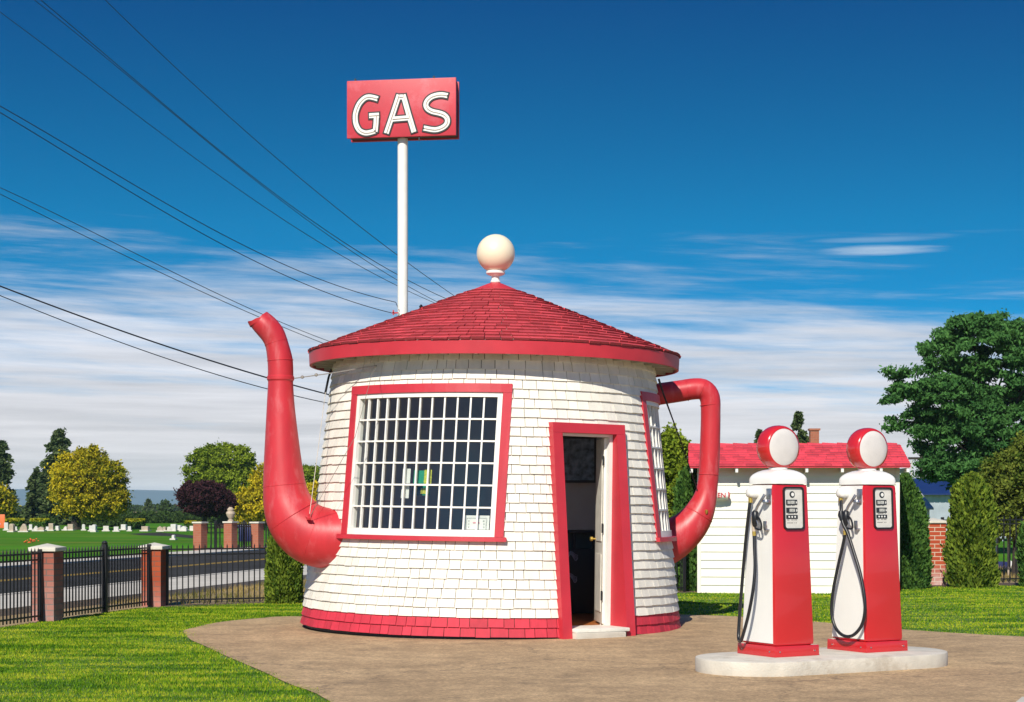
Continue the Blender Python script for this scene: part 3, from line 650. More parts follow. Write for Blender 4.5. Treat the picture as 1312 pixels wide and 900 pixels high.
# handle
DH = 22.3
ch = [(800, 511, 14), (838, 506, 14), (870, 501.5, 13.8), (890, 498.5, 13.6), (902, 500, 13.4), (909.5, 510, 13), (910.5, 530, 12.6), (910, 560, 12.8), (908.6, 600, 12.9), (906.5, 622, 13.2), (903.5, 638, 15), (897.5, 654, 18.5),
      (889, 668, 21.5), (878, 680, 24), (864, 690, 27), (848, 698, 29), (825, 704, 30)]
b = MB(); tube_px(b, ch, DH, 32, 4); hd = b.build('handle', M['spout_red'], tp, smooth=True, ang=60)
for a in ((880, 500, 13.7, DH, 20, -3, .006, .004), (899, 499, 13.6, DH, 10, 5, .006, .004), (909.8, 519, 12.9, DH, 2, 20, .006, .004), (908, 608, 13.0, DH, -1, 20, .008, .006), (895, 659, 19.7, DH, -7, 12, .006, .005)):
    b = MB(); ring_px(b, *a); b.build('seam', M['spout_red'], hd, smooth=True)
# guy wires
def wire_part(name, pts, r, m, par=tp, n=6):
    b = MB(); b.tube(pts, r, n); return b.build(name, m, par, smooth=True)
def wall_pt(ph, z, off=.03): return Vector(cyl(Rz(z)+off, ph, z))
we = wall_pt(R_(-41), 3.10, .05)
e1 = TP(377, 485, 20.25)
wire_part('guy_wire', [e1, e1.lerp(we, .5)-Vector((0, 0, .008)), we], .006, M['cable'])
for t in (.10, .27): q = e1.lerp(we, t); b = MB(); b.lathe([(.004, -.02), (.02, -.01), (.02, .01), (.004, .02)], 10, q); b.build('turnbuckle', M['cable'], tp, smooth=True)
e2 = TP(396, 664, 19.93); e3 = TP(417, 503, 20.6); e4 = TP(421, 484, 20.9)
wire_part('guy_wire', [e2, e3], .0042, M['cable']); wire_part('strap', [e3, e4, e4+Vector((.03, .02, .1))], .014, M['black'])
e5 = TP(477, 478, 19.35); e6 = TP(455, 560, 19.5)
wire_part('guy_wire', [e2, e6, e5, we], .003, M['cable'])
b = MB(); b.lathe([(.03, -.02), (.035, 0), (.012, .02), (.012, .05)], 12, e2); b.tube([e2+Vector((-.04, -.01, .02)), e2+Vector((.04, -.01, -.02))], .012, 8); b.build('anchor_bolt', M['spout_red'], sp_, smooth=True)
wire_part('guy_wire', [TP(844, 486, 21.5), TP(850, 505, 21.6), TP(873, 568, 21.9), TP(898, 642, 22.3)], [.014, .012, .006, .006], M['black'])
b = MB(); b.lathe([(.01, -.03), (.02, -.01), (.02, .02), (.005, .03)], 10, TP(905, 656, 22.12)); b.build('anchor_bolt', M['brass'], hd, smooth=True)

# inside: cabinet, framed picture
cb_ = empty('display_cabinet', (.95, 22.15, .125), R_(8)); tag(cb_, 'low dark cabinet standing inside the open doorway', 'cabinet')
b = MB(); b.box(-.45, .35, -.2, .2, 0, .82); b.build('case', M['darkwood'], cb_, bevel=.006)
b = MB(); b.box(-.47, .37, -.22, .22, 1.02, 1.06); b.build('top', M['darkwood'], cb_, bevel=.006)
for x in (-.45, -.2, .05, .31): MB().box(x, x+.035, -.2, -.165, .82, 1.02).build('rail', M['darkwood'], cb_)
M['dimglass'] = mat('dim_panel', (.05, .07, .08), .3, .2, 10)
b = MB(); b.box(-.41, .30, .0, .01, .82, 1.019); b.build('glass_back', M['dimglass'], cb_)
M['scrib'] = mat('pale_print', (.28, .29, .36), .7, .2, 20)
for (x, z) in ((-.22, .70), (-.23, .42)):
    b = MB()
    for k in range(5):
        q = sm([(x-.06, -.203, z+.03*k/2-.02), (x-.01, -.203, z+.05+.01*k), (x+.05, -.203, z-.03+.02*k), (x+.08, -.203, z+.01*k)], 4); b.tube(q, .005, 5)
    b.build('pale_lettering', M['scrib'], cb_)
pc = empty('framed_picture', P(741, 589, 22.72), R_(5)); tag(pc, 'dark framed picture hanging on the back wall inside the doorway', 'picture')
b = MB(); w_, h_ = .24, .31
b.box(-w_, w_, -.02, .01, h_-.035, h_); b.box(-w_, w_, -.02, .01, -h_, -h_+.035); b.box(-w_, -w_+.03, -.02, .01, -h_+.035, h_-.035); b.box(w_-.03, w_, -.02, .01, -h_+.035, h_-.035); b.build('frame', M['darkwood'], pc)
MB().box(-w_+.03, w_-.03, -.005, .005, -h_+.035, h_-.035).build('print', M['pict'], pc)

# ------------------------------------------------------------------ GAS sign on its pole
D = 25.0
gs = empty('gas_sign', (P(516, 600, D)[0], D, 0)); tag(gs, 'tall red sign board reading GAS on a white pole behind the teapot building', 'sign')
MB().lathe([(.075, 0), (.075, CAMZ+470/F*D)], 24).build('pole', M['white'], gs, smooth=True)
fc = empty('sign_board'); fc.parent = gs; zc = (CAMZ-(180-648)/F*D+CAMZ-(104-648)/F*D)/2
HW, HH, TH = .805, .418, .30
fc.location = (P(516.8, 1, D)[0]-gs.location.x, -.02, zc); fc.rotation_euler.z = R_(-8)
b = MB(); b.box(-HW, HW, -TH/2, -TH/2+.045, -HH, HH); b.build('front_face', M['sign_red'], fc, bevel=.012)
b = MB(); b.box(-HW+.025, HW-.02, -TH/2+.046, TH/2-.046, -HH+.02, HH-.02); b.build('casing', M['black'], fc)
b = MB(); b.box(-HW, HW, TH/2-.045, TH/2, -HH, HH); b.build('back_face', M['sign_red'], fc, bevel=.012)
def zp(x, y):                          # zoomed pixel of the sign close-up -> face coordinates
    sl_ = -35*(x-118)/1092.*(1-(y-135)/525.)-20*(x-118)/1092.*((y-135)/525.)
    return ((x-118)/1092.*2*HW-HW, HH-(y-(135+sl_))/(525.+12*(x-118)/1092.)*2*HH)
letters = {
 'letter_g': [[(432, 303), (385, 290), (335, 284), (290, 302), (243, 350), (212, 420), (205, 480), (216, 540), (248, 590), (300, 614), (350, 612), (404, 598)], [(406, 606), (414, 530), (418, 455)], [(444, 453), (345, 458)]],
 'letter_a': [[(517, 622), (580, 450), (645, 266)], [(686, 266), (741, 450), (794, 616)], [(577, 492), (742, 482)], [(646, 288), (684, 287)]],
 'letter_s': [[(1128, 278), (1075, 268), (1020, 272), (965, 290), (925, 325), (912, 365), (930, 400), (975, 425), (1040, 440), (1090, 458), (1122, 490), (1125, 530), (1100, 565), (1050, 590), (990, 598), (890, 580)]]}
def ribbon(b, pts, w, y0, y1, ext=0.):
    p = [np.array(q) for q in pts]; n = len(p)
    d0 = (p[0]-p[1])/np.linalg.norm(p[0]-p[1]); d1 = (p[-1]-p[-2])/np.linalg.norm(p[-1]-p[-2]); p[0] = p[0]+d0*ext; p[-1] = p[-1]+d1*ext
    Ls, Rs = [], []
    for i in range(n):
        t = p[min(i+1, n-1)]-p[max(i-1, 0)]; t = t/np.linalg.norm(t); nn = np.array([-t[1], t[0]])*w/2; Ls.append(p[i]+nn); Rs.append(p[i]-nn)
    vs = []
    for y in (y0, y1):
        vs += [(q[0], y, q[1]) for q in Ls]+[(q[0], y, q[1]) for q in Rs]
    f = []
    for i in range(n-1):
        f += [(2*n+i, 2*n+i+1, 3*n+i+1, 3*n+i), (i, i+1, 2*n+i+1, 2*n+i), (n+i, 3*n+i, 3*n+i+1, n+i+1)]
    f += [(0, 2*n, 3*n, n), (n-1, 2*n-1, 4*n-1, 3*n-1)]
    b.add(vs, f)
for nm, strokes in letters.items():
    par = None; bo = MB(); bw_ = MB(); bn = MB(); scr = MB()
    for k, s in enumerate(strokes):
        q = [zp(*a) for a in s]
        if len(q) > 4: q = [tuple(v[:2]) for v in sm([(a[0], a[1], 0) for a in q], 4)]
        ribbon(bo, q, .113, -TH/2, -TH/2-.012-.0006*k, .018); ribbon(bw_, q, .071, -TH/2-.01, -TH/2-.017-.0006*k, .0)
        bn.tube([(a[0]+.004, -TH/2-.026, a[1]-.004) for a in q], .0035, 6)
        for e in ((q[0], q[-1]) if k == 0 and nm != 'letter_a' else ()): MB().box(e[0]-.007, e[0]+.007, -TH/2-.034, -TH/2-.018, e[1]-.007, e[1]+.007).build('tube_end', M['black'], fc)
    lo_ = bo.build(nm, M['black'], fc); bw_.build('letter_face', M['white'], lo_); bn.build('neon_tube', M['stone2'], lo_, smooth=True)
for sx in (-.68, .48): MB().box(sx-.012, sx+.012, -TH/2, -TH/2+.03, HH, HH+.03).build('lifting_lug', M['black'], fc)
MB().box(.25, .27, -TH/2+.02, -TH/2+.04, -HH-.06, -HH).build('lifting_lug', M['black'], fc)
b = MB(); zb = CAMZ+246/F*D; b.bar((-.15, -.09, zb), (-.06, -.09, zb), .018); b.bar((-.13, -.09, zb-.03), (-.13, -.09, zb+.04), .018); b.build('wire_bracket', M['spout_red'], gs)
b = MB(); zb = CAMZ+250/F*D; b.bar((.08, -.05, zb-.06), (.40, -.05, zb-.02), .02); b.build('arm', M['black'], gs)
b = MB(); b.lathe([(.02, -.02), (.035, 0), (.02, .03), (.03, .05), (.01, .08)], 10, (.27, -.05, zb)); b.build('insulator', M['darkglass'], gs, smooth=True)

# ------------------------------------------------------------------ overhead wires and their pole
up = empty('utility_pole', (*P(607, 600, 62)[:2], 0)); tag(up, 'wooden utility pole with crossarms hidden beyond the teapot roof carrying the overhead wires', 'pole')
MB().lathe([(.14, 0), (.09, 9.0)], 12).build('pole', M['bark'], up, smooth=True)
MB().box(-1.3, 1.3, -.06, .06, 8.35, 8.48).build('crossarm', M['bark'], up); MB().box(-1.0, 1.0, -.06, .06, 6.5, 6.62).build('crossarm', M['bark'], up)
wires = [
 ('single thin overhead wire furthest right, crossing behind the sign pole', [(120, -15), (133, 0), (225, 84), (330, 185), (430, 265), (505, 323), (585, 382)], .012, 30),
 ('lower left wire of the pair running from the top left corner to the roof', [(36, -5), (80, 28), (160, 93), (300, 212), (430, 308), (500, 352), (568, 392)], .011, 30),
 ('upper right wire of the pair running from the top left corner to the roof', [(46, -5), (90, 32), (175, 104), (320, 224), (430, 304), (510, 352), (578, 386)], .013, 30),
 ('thin overhead wire entering at the left edge near the top', [(-10, 10), (0, 16), (75, 66), (150, 132), (300, 240), (425, 320), (520, 369), (565, 394)], .011, 31),
 ('upper wire of the middle pair on the left, passing just above the lower one', [(-10, 131), (0, 136), (125, 208), (250, 284), (390, 349), (450, 372), (507, 388)], .012, 32),
 ('lower wire of the middle pair on the left, ending at the sign pole bracket', [(-10, 139), (0, 144), (125, 220), (240, 290), (350, 345), (430, 380), (505, 402)], .012, 33),
 ('upper wire of the pair that passes behind the spout tip', [(-10, 236), (0, 241), (125, 300), (250, 364), (330, 400), (432, 440), (470, 455)], .012, 34),
 ('lower wire of the pair that passes behind the spout tip', [(-10, 244), (0, 249), (125, 310), (250, 371), (330, 406), (426, 443), (470, 462)], .012, 34.6),
 ('thick black cable passing behind the middle of the spout', [(-10, 363), (0, 367), (100, 404), (200, 440), (343, 484), (420, 506), (480, 520)], .026, 34),
 ('thin black cable just below the thick one behind the spout', [(-10, 375), (0, 379), (105, 420), (210, 459), (343, 499), (410, 514), (480, 528)], .016, 34.6)]
for i, (lb, pts, r_, dn) in enumerate(wires):
    x0, x1 = pts[0][0], pts[-1][0]; dend = 27. if i in (4, 5) else 60.
    if i in (4, 5): dn = 20.
    q = []; cf_ = np.polyfit([a[0] for a in pts], [a[1] for a in pts], 3)      # the sag measured along the wire, smoothed
    for x in np.linspace(x0, x1, 42):
        t = (x-x0)/(x1-x0); d = 1/((1-t)/dn+t/dend); q.append(P(x, float(np.polyval(cf_, x)), d))
    if i < 4: q.append(np.array(up.location)+np.array([(-1.2, -.8, .8, 1.2)[i], 0, 8.5]))
    elif i > 5: q.append(np.array(up.location)+np.array([(-.9, -.4, .4, .9)[i-6], 0, 6.63]))
    else: q.append(np.array([gs.location.x-.05, D-.09, CAMZ+(250 if i == 4 else 246)/F*D]))
    b = MB(); b.tube(q, [.85*r_*max(.55, min(1., v[1]/48)) for v in q], 5); o = b.build('overhead_wire', M['black'], smooth=True); tag(o, lb, 'wire', 'overhead wires on the left')

# ------------------------------------------------------------------ pump island and pumps
th = R_(28)
b = MB(); c0 = np.array([2.865, 15.79]); u = np.array([math.cos(th), math.sin(th)]); vv = np.array([-u[1], u[0]]); hL, rI = .755, .55
poly = []
for k in range(25): q = -math.pi/2+math.pi*k/24; poly.append(c0+u*(hL+rI*math.cos(q))+vv*rI*math.sin(q))
for k in range(25): q = math.pi/2+math.pi*k/24; poly.append(c0+u*(-hL+rI*math.cos(q))+vv*rI*math.sin(q))
b.prism([tuple(p) for p in poly], 0, .14)
o = b.build('pump_island', M['concrete'], bevel=.018); tag(o, 'low whitewashed concrete island with rounded ends under the two fuel pumps', 'pump island')
PH = .14
def frustum(b, w0, d0, w1, d1, z0, z1):
    b.hexa([(-w0/2, -d0/2, z0), (w0/2, -d0/2, z0), (w0/2, d0/2, z0), (-w0/2, d0/2, z0), (-w1/2, -d1/2, z1), (w1/2, -d1/2, z1), (w1/2, d1/2, z1), (-w1/2, d1/2, z1)])
W0, D0, W1, D1, ZB0, ZB1 = .455, .49, .39, .37, .095, 1.555
def hw(z): return (W0+(W1-W0)*(z-ZB0)/(ZB1-ZB0))/2
def hd_(z): return (D0+(D1-D0)*(z-ZB0)/(ZB1-ZB0))/2
def make_pump(loc, label, kind):
    t = empty('gas_pump', loc, R_(30)); tag(t, label, 'fuel pump', 'old fuel pumps on the concrete island')
    b = MB(); frustum(b, W0, D0, W1, D1, ZB0, ZB1); b.build('body', M['pump_red'], t, bevel=.032)
    b = MB(); frustum(b, .51, .55, .505, .545, 0, .097); b.build('plinth', M['pump_red'], t, bevel=.004)
    for k in range(4): b = MB(); x = (-.2, .2)[k % 2]; b.lathe([(.007, 0), (.007, .006)], 8); m_ = b.build('bolt', M['steel'], t); m_.rotation_euler = (R_(90), 0, 0 if k < 2 else R_(-90)); m_.location = (x, -.2745, .048) if k < 2 else (-.2545, x, .048)
    for sx in (-1, 1):                  # white side panels
        b = MB(); z0, z1 = .12, 1.545; y = .024
        p = []
        for z in (z0, z1):
            p += [(sx*(hw(z)+.004), -hd_(z)+y+.008, z), (sx*(hw(z)+.004), hd_(z)-.014, z), (sx*(hw(z)-.01), hd_(z)-.014, z), (sx*(hw(z)-.01), -hd_(z)+y+.008, z)]
        b.hexa(p); b.build('side_panel', M['pump_white'], t)
    # cap with rounded top
    b = MB(); vs = []; n = 40
    prof = [(0, 1.0), (.020, 1.0), (.040, .998), (.055, .985), (.070, .95), (.085, .89), (.100, .80), (.114, .68), (.126, .53), (.134, .36)]
    for z, s in prof:
        for j in range(n):
            q = 2*math.pi*j/n; e = .20; cx, cy = math.cos(q), math.sin(q)
            vs.append((math.copysign(abs(cx)**e, cx)*(W1/2+.008)*s, math.copysign(abs(cy)**e, cy)*(D1/2+.008)*s, ZB1+.002+z))
    k = len(prof); b.add(vs, [(i*n+j, i*n+(j+1) % n, (i+1)*n+(j+1) % n, (i+1)*n+j) for i in range(k-1) for j in range(n)]+[tuple((k-1)*n+j for j in range(n)), tuple(range(n-1, -1, -1))])
    b.build('cap', M['pump_white'], t, smooth=True, ang=50)
    b = MB(); b.lathe([(.085, 1.69), (.085, 1.705), (.062, 1.71), (.062, 1.75)], 28); b.build('neck', M['pump_white'], t, smooth=True)
    # globe: red drum with two white lenses, facing front and back
    gl_ = empty('globe'); gl_.parent = t; gl_.location = (0, 0, 1.893); gl_.rotation_euler = (R_(90), 0, 0)
    pr = [(.168, -.088), (.184, -.082), (.195, -.055), (.2, -.02), (.2, .02), (.195, .055), (.184, .082), (.168, .088)]
    b = MB(); b.lathe(pr, 56, capb=False, capt=False); b.build('globe_ring', M['pump_red'], gl_, smooth=True, ang=60)
    for s in (-1, 1):
        b = MB(); b.lathe([(.170, s*.084), (.150, s*.093), (.11, s*.101), (.06, s*.106), (.002, s*.108)], 56, capb=False, capt=True); b.build('lens', M['globe_white'], gl_, smooth=True, ang=60)
    # dial on the front face
    lean_ = math.atan((D0-D1)/2/(ZB1-ZB0))
    dl = empty('dial'); dl.parent = t; dz = 1.335; dl.location = (.018, -hd_(dz)-.001, dz); dl.rotation_euler = (-lean_*1.0, 0, 0)
    def rrect(w, h, r, n=6):
        p = []
        for cx, cz, a0 in ((w-r, h-r, 0), (-w+r, h-r, 90), (-w+r, -h+r, 180), (w-r, -h+r, 270)):
            for k in range(n+1): a = R_(a0+90*k/n); p.append((cx+r*math.cos(a), cz+r*math.sin(a)))
        return p
    def plate(name, pl, y0, y1, m, par, off=(0, 0)):
        b = MB(); n = len(pl); vs = [(x+off[0], y0, z+off[1]) for x, z in pl]+[(x+off[0], y1, z+off[1]) for x, z in pl]
        b.add(vs, [tuple(range(n)), tuple(range(2*n-1, n-1, -1))]+[(i, (i+1) % n, n+(i+1) % n, n+i) for i in range(n)]); return b.build(name, m, par)
    # bezel ring with a recessed face
    o_ = rrect(.118, .195, .034); i_ = rrect(.104, .180, .024); n = len(o_)
    b = MB(); vs = [(x, -.016, z) for x, z in o_]+[(x, -.016, z) for x, z in i_]+[(x, .004, z) for x, z in o_]+[(x, .004, z) for x, z in i_]
    b.add(vs, [(i, (i+1) % n, n+(i+1) % n, n+i) for i in range(n)]+[(i, 2*n+i, 2*n+(i+1) % n, (i+1) % n) for i in range(n)]+[(n+i, n+(i+1) % n, 3*n+(i+1) % n, 3*n+i) for i in range(n)])
    b.build('bezel', M['black'], dl)
    fp = plate('dial_face', rrect(.104, .180, .024), -.003, .003, M['dial'], dl)
    circ = lambda r: [(r*math.cos(2*math.pi*k/28), r*math.sin(2*math.pi*k/28)) for k in range(28)]
    for (w_, h_, z) in ((.064, .024, .054), (.064, .024, -.018), (.066, .018, -.078)):
        plate('counter_window', rrect(w_, h_, .004, 2), -.006, -.003, M['darkglass'], dl, (-.020, z))
    em = plate('emblem', circ(.030), -.006, -.003, M['darkglass'], dl, (-.012, .125)); plate('emblem_centre', circ(.017), -.008, -.006, M['paper'], em, (-.008, .125))
    b = MB()
    for k in range(5): b.box(-.068+k*.0165, -.055+k*.0165, -.008, -.0061, .040, .068)
    b.build('number_wheels', M['num'], dl); b = MB()
    for k in range(4): b.box(-.048+k*.0165, -.035+k*.0165, -.008, -.0061, -.032, -.004)
    b.build('number_wheels', M['num'], dl)
    for k in range(3): plate('price_wheel', circ(.0085), -.008, -.006, M['paper'], dl, (-.054+k*.034, -.078))
    for x, z in ((.027, .053), (.03, -.019)): plate('pointer', [(x, z-.014), (x+.012, z), (x, z+.014)], -.008, -.006, M['paper'], dl)
    b = MB(); rr2 = random.Random(5)
    for z in (.022, -.052, -.108, -.135):
        x = -.075
        while x < .035:
            w_ = rr2.uniform(.004, .008); 
            if rr2.random() > .2: b.box(x, x+w_, -.004, -.003, z, z+.0055)
            x += w_+.003
    b.build('small_print', M['black'], dl)
    # side fittings: hose outlet hood, nozzle boot, nozzle
    def sd_(v, z, o): return (-(hw(z)+.004)-o, -hd_(z)+v, z)       # v back from the front corner, o outwards
    hood = MB(); c = sd_(.265, 1.475, 0)
    n = 14; vs = []
    for o_, s in ((0, 1), (.05, .98), (.075, .8), (.085, .4)):
        for j in range(n):
            q = 2*math.pi*j/n; y = math.cos(q); z = math.sin(q); z = max(z, -.75) if o_ < .08 else z*.6
            vs.append((c[0]-o_, c[1]+.058*s*y, c[2]+.058*s*z))
    hood.add(vs, [(i*n+j, i*n+(j+1) % n, (i+1)*n+(j+1) % n, (i+1)*n+j) for i in range(3) for j in range(n)]+[tuple(3*n+j for j in range(n))]); hood.build('hose_outlet', M['pump_white'], t, smooth=True, ang=50)
    bt = MB(); c = sd_(.065, 1.43, 0); bt.box(c[0]-.012, c[0]+.02, c[1]-.032, c[1]+.032, 1.37, 1.515); bt.build('nozzle_boot', M['steel'], t, bevel=.008)
    bt = MB(); bt.lathe([(.004, 1.395), (.034, 1.385), (.036, 1.40), (.03, 1.412), (.004, 1.415)], 16, (c[0]-.034, c[1], 0)); bt.build('boot_cup', M['steel'], t, smooth=True)
    c = sd_(.075, 1.21, 0); bt = MB(); bt.box(c[0]-.045, c[0]+.01, c[1]-.018, c[1]+.018, 1.135, 1.15); bt.box(c[0]-.05, c[0]-.035, c[1]-.018, c[1]+.018, 1.15, 1.22); bt.build('nozzle_rest', M['steel'], t, bevel=.003)
    nz = empty('nozzle'); nz.parent = t
    b = MB(); b.tube(sm([sd_(.07, 1.46, .045), sd_(.09, 1.42, .06), sd_(.14, 1.35, .075), sd_(.165, 1.30, .08)], 5), .0135, 12); b.build('spout_tube', M['steel'], nz, smooth=True)
    b = MB(); b.tube(sm([sd_(.12, 1.39, .062), sd_(.15, 1.34, .078), sd_(.18, 1.31, .08)], 5), .0065, 8); b.build('hook_spring', M['steel'], nz, smooth=True)
    b = MB(); b.tube([sd_(.165, 1.315, .08), sd_(.168, 1.30, .08), sd_(.165, 1.24, .08), sd_(.175, 1.20, .08), sd_(.18, 1.17, .08)], [.018, .03, .034, .026, .018], 12); b.build('valve_body', M['rubber'], nz, smooth=True)
    b = MB(); b.tube(sm([sd_(.15, 1.27, .08), sd_(.10, 1.24, .085), sd_(.075, 1.19, .085), sd_(.085, 1.145, .08), sd_(.15, 1.15, .08), sd_(.18, 1.165, .08)], 4), .0095, 8); b.build('lever_guard', M['rubber'], nz, smooth=True)
    b = MB(); b.tube(sm([sd_(.15, 1.24, .083), sd_(.125, 1.20, .087), sd_(.12, 1.165, .083)], 4), .006, 8); b.build('trigger', M['steel'], nz, smooth=True)
    b = MB(); b.tube([sd_(.20, 1.26, .085), sd_(.195, 1.20, .085), sd_(.18, 1.12, .085)], [.014, .016, .016], 12); b.build('handle_grip', M['stone2'], nz, smooth=True)
    b = MB(); b.tube([sd_(.18, 1.125, .085), sd_(.178, 1.085, .085)], .017, 12); b.build('hose_coupling', M['brass'], nz, smooth=True)
    if kind == 0:
        pth = [sd_(.178, 1.09, .085), sd_(.168, .98, .09), sd_(.15, .80, .10), sd_(.155, .60, .12), sd_(.21, .38, .13), sd_(.30, .20, .12), sd_(.38, .125, .09), sd_(.45, .14, .06), sd_(.465, .25, .045), sd_(.44, .5, .04), sd_(.39, .8, .045), sd_(.33, 1.1, .055), sd_(.285, 1.3, .06), sd_(.27, 1.41, .055)]
    else:
        pth = [sd_(.178, 1.09, .085), sd_(.20, 1.0, .09), sd_(.26, .80, .10), sd_(.335, .56, .10), sd_(.36, .36, .10), sd_(.31, .22, .10), sd_(.20, .15, .10), sd_(.08, .16, .085), sd_(-.03, .27, .07), sd_(-.07, .45, .07), sd_(-.02, .70, .07), sd_(.07, .93, .075), sd_(.14, 1.10, .085), sd_(.19, 1.2, .10), sd_(.225, 1.32, .085), sd_(.265, 1.41, .055)]
    b = MB(); b.tube(sm(pth, 8), .0155, 12); b.build('hose', M['rubber'], t, smooth=True)
    b = MB(); b.tube([sd_(.268, 1.43, .055), sd_(.266, 1.385, .055)], .019, 12); b.build('outlet_coupling', M['brass'], t, smooth=True)
    if kind == 1:
        b = MB(); b.tube([sd_(.215, 1.31, .10), sd_(.215, 1.27, .10), sd_(.20, 1.22, .10)], [.02, .03, .02], 12); b.build('swivel', M['rubber'], t, smooth=True)
    return t
make_pump((2.433, 15.706, PH), 'red and white fuel pump nearer the teapot, its hose looping back behind the left edge', 0)
make_pump((3.35, 16.196, PH), 'red and white fuel pump further right, its hose hanging in a teardrop loop', 1)

# ------------------------------------------------------------------ white clapboard shed
sh = empty('white_shed', (4.86, 29.2, 0), R_(-5.5)); tag(sh, 'small white clapboard shed with red shingle roof behind the fuel pumps', 'shed')
SW, SD, EH = 1.69, 2.2, 2.2
b = MB(); z = 0.; i = 0
while z < EH:
    z1 = min(z+.142, EH); b.hexa([(-SW, -.022, z), (SW, -.022, z), (SW, .0, z), (-SW, .0, z), (-SW, -.004, z1), (SW, -.004, z1), (SW, .0, z1), (-SW, .0, z1)]); z = z1+.0005
b.box(-SW+.02, SW-.02, .002, SD, 0, EH); b.build('clapboard_wall', M['clap'], sh)
for sx in (-1, 1): b = MB(); b.box(*sorted((sx*(SW-.05), sx*(SW+.01))), -.03, .02, 0, EH); b.build('corner_board', M['clap'], sh)
b = MB(); vs = [(-SW+.02, .003, EH), (-SW+.02, SD, EH), (-SW+.02, SD/2, EH+.20)]
b.add(vs+[(x+2*SW-.04, y, z) for x, y, z in vs], [(0, 1, 2), (3, 5, 4), (0, 3, 4, 1), (1, 4, 5, 2), (2, 5, 3, 0)]); b.build('gable', M['clap'], sh)
RW = 1.84; ry0, ry1 = -.34, SD/2; rz0, rz1 = 2.135, 2.535
b = MB(); b.hexa([(-RW, ry0, rz0), (RW, ry0, rz0), (RW, ry1, rz1), (-RW, ry1, rz1), (-RW, ry0, rz0+.03), (RW, ry0, rz0+.03), (RW, ry1, rz1+.03), (-RW, ry1, rz1+.03)])
b.hexa([(-RW, ry1, rz1), (RW, ry1, rz1), (RW, 2*ry1-ry0, rz0), (-RW, 2*ry1-ry0, rz0), (-RW, ry1, rz1+.03), (RW, ry1, rz1+.03), (RW, 2*ry1-ry0, rz0+.03), (-RW, 2*ry1-ry0, rz0+.03)])
rf = b.build('roof', M['shedroof'], sh)
b = MB(); rg2 = random.Random(11); nc2 = 9
for i in range(nc2):
    for side in (0, 1):
        x = -RW-rg2.uniform(0, .1)
        while x < RW:
            w_ = rg2.uniform(.12, .2); x0 = max(x, -RW-.01)+.002; x1 = min(x+w_, RW+.01)-.002; x += w_
            if x1-x0 < .02: continue
            t0, t1 = i/nc2-.01, min(1, (i+1.1)/nc2); y0, y1 = ry0+(ry1-ry0)*t0, ry0+(ry1-ry0)*t1; z0, z1 = rz0+(rz1-rz0)*t0, rz0+(rz1-rz0)*t1
            if side: y0, y1 = 2*ry1-y0, 2*ry1-y1
            th_ = .022+rg2.uniform(0, .008)
            b.hexa([(x0, y0, z0+.031), (x1, y0, z0+.031), (x1, y1, z1+.031), (x0, y1, z1+.031), (x0, y0, z0+.031+th_), (x1, y0, z0+.031+th_), (x1, y1, z1+.037), (x0, y1, z1+.037)], rg2.random())
b.build('shingles', M['shedroof'], rf)
b = MB(); x = -RW
while x < RW-.05:
    e = min(x+.26, RW); b.hexa([(x, ry1-.10, rz1+.0), (e-.004, ry1-.10, rz1+.0), (e-.004, ry1+.10, rz1+.0), (x, ry1+.10, rz1+.0), (x, ry1-.02, rz1+.075), (e-.004, ry1-.02, rz1+.06), (e-.004, ry1+.02, rz1+.06), (x, ry1+.02, rz1+.075)], rg2.random()); x = e
b.build('ridge_caps', M['shedroof'], rf)
for x in (-1.80, -1.04, -.46, .13, .72, 1.36, 1.80): MB().box(x-.022, x+.022, ry0+.02, -.024 if abs(x) < SW else SD*.3, rz0-.075, rz0-.002).build('rafter_tail', M['white'], sh)
# small round ended sign on the shed wall
sgn = empty('restroom_sign', (P(918, 635, 29.2)[0], 29.17, P(918, 635, 29.2)[2])); tag(sgn, 'small cream and red sign reading MEN on the shed wall beside the teapot handle', 'sign')
b = MB(); b.tube([(-.19, 0, 0), (.19, 0, 0)], .068, 16); o = b.build('sign_body', M['paper'], sgn, smooth=True)
for sx in (-1, 1): b = MB(); b.tube([(sx*.185, 0, 0), (sx*.21, 0, 0), (sx*.225, 0, 0)], [.069, .06, .03], 16); b.build('end_cap', M['spout_red'], sgn, smooth=True)
def text(txt, size, m, parent, loc, rot=(math.pi/2, 0, 0), name='lettering', ext=.003):
    cu = bpy.data.curves.new(name, 'FONT'); cu.body = txt; cu.size = size; cu.extrude = ext; cu.align_x = 'CENTER'; cu.align_y = 'CENTER'; cu.offset = size*.02
    o = bpy.data.objects.new(name, cu); COL.objects.link(o); dg = bpy.context.evaluated_depsgraph_get(); me = bpy.data.meshes.new_from_object(o.evaluated_get(dg)); bpy.data.objects.remove(o)
    o = link(name, me, m, parent, loc); o.rotation_euler = rot; return o
text('MEN', .115, M['spout_red'], sgn, (.03, -.07, 0))

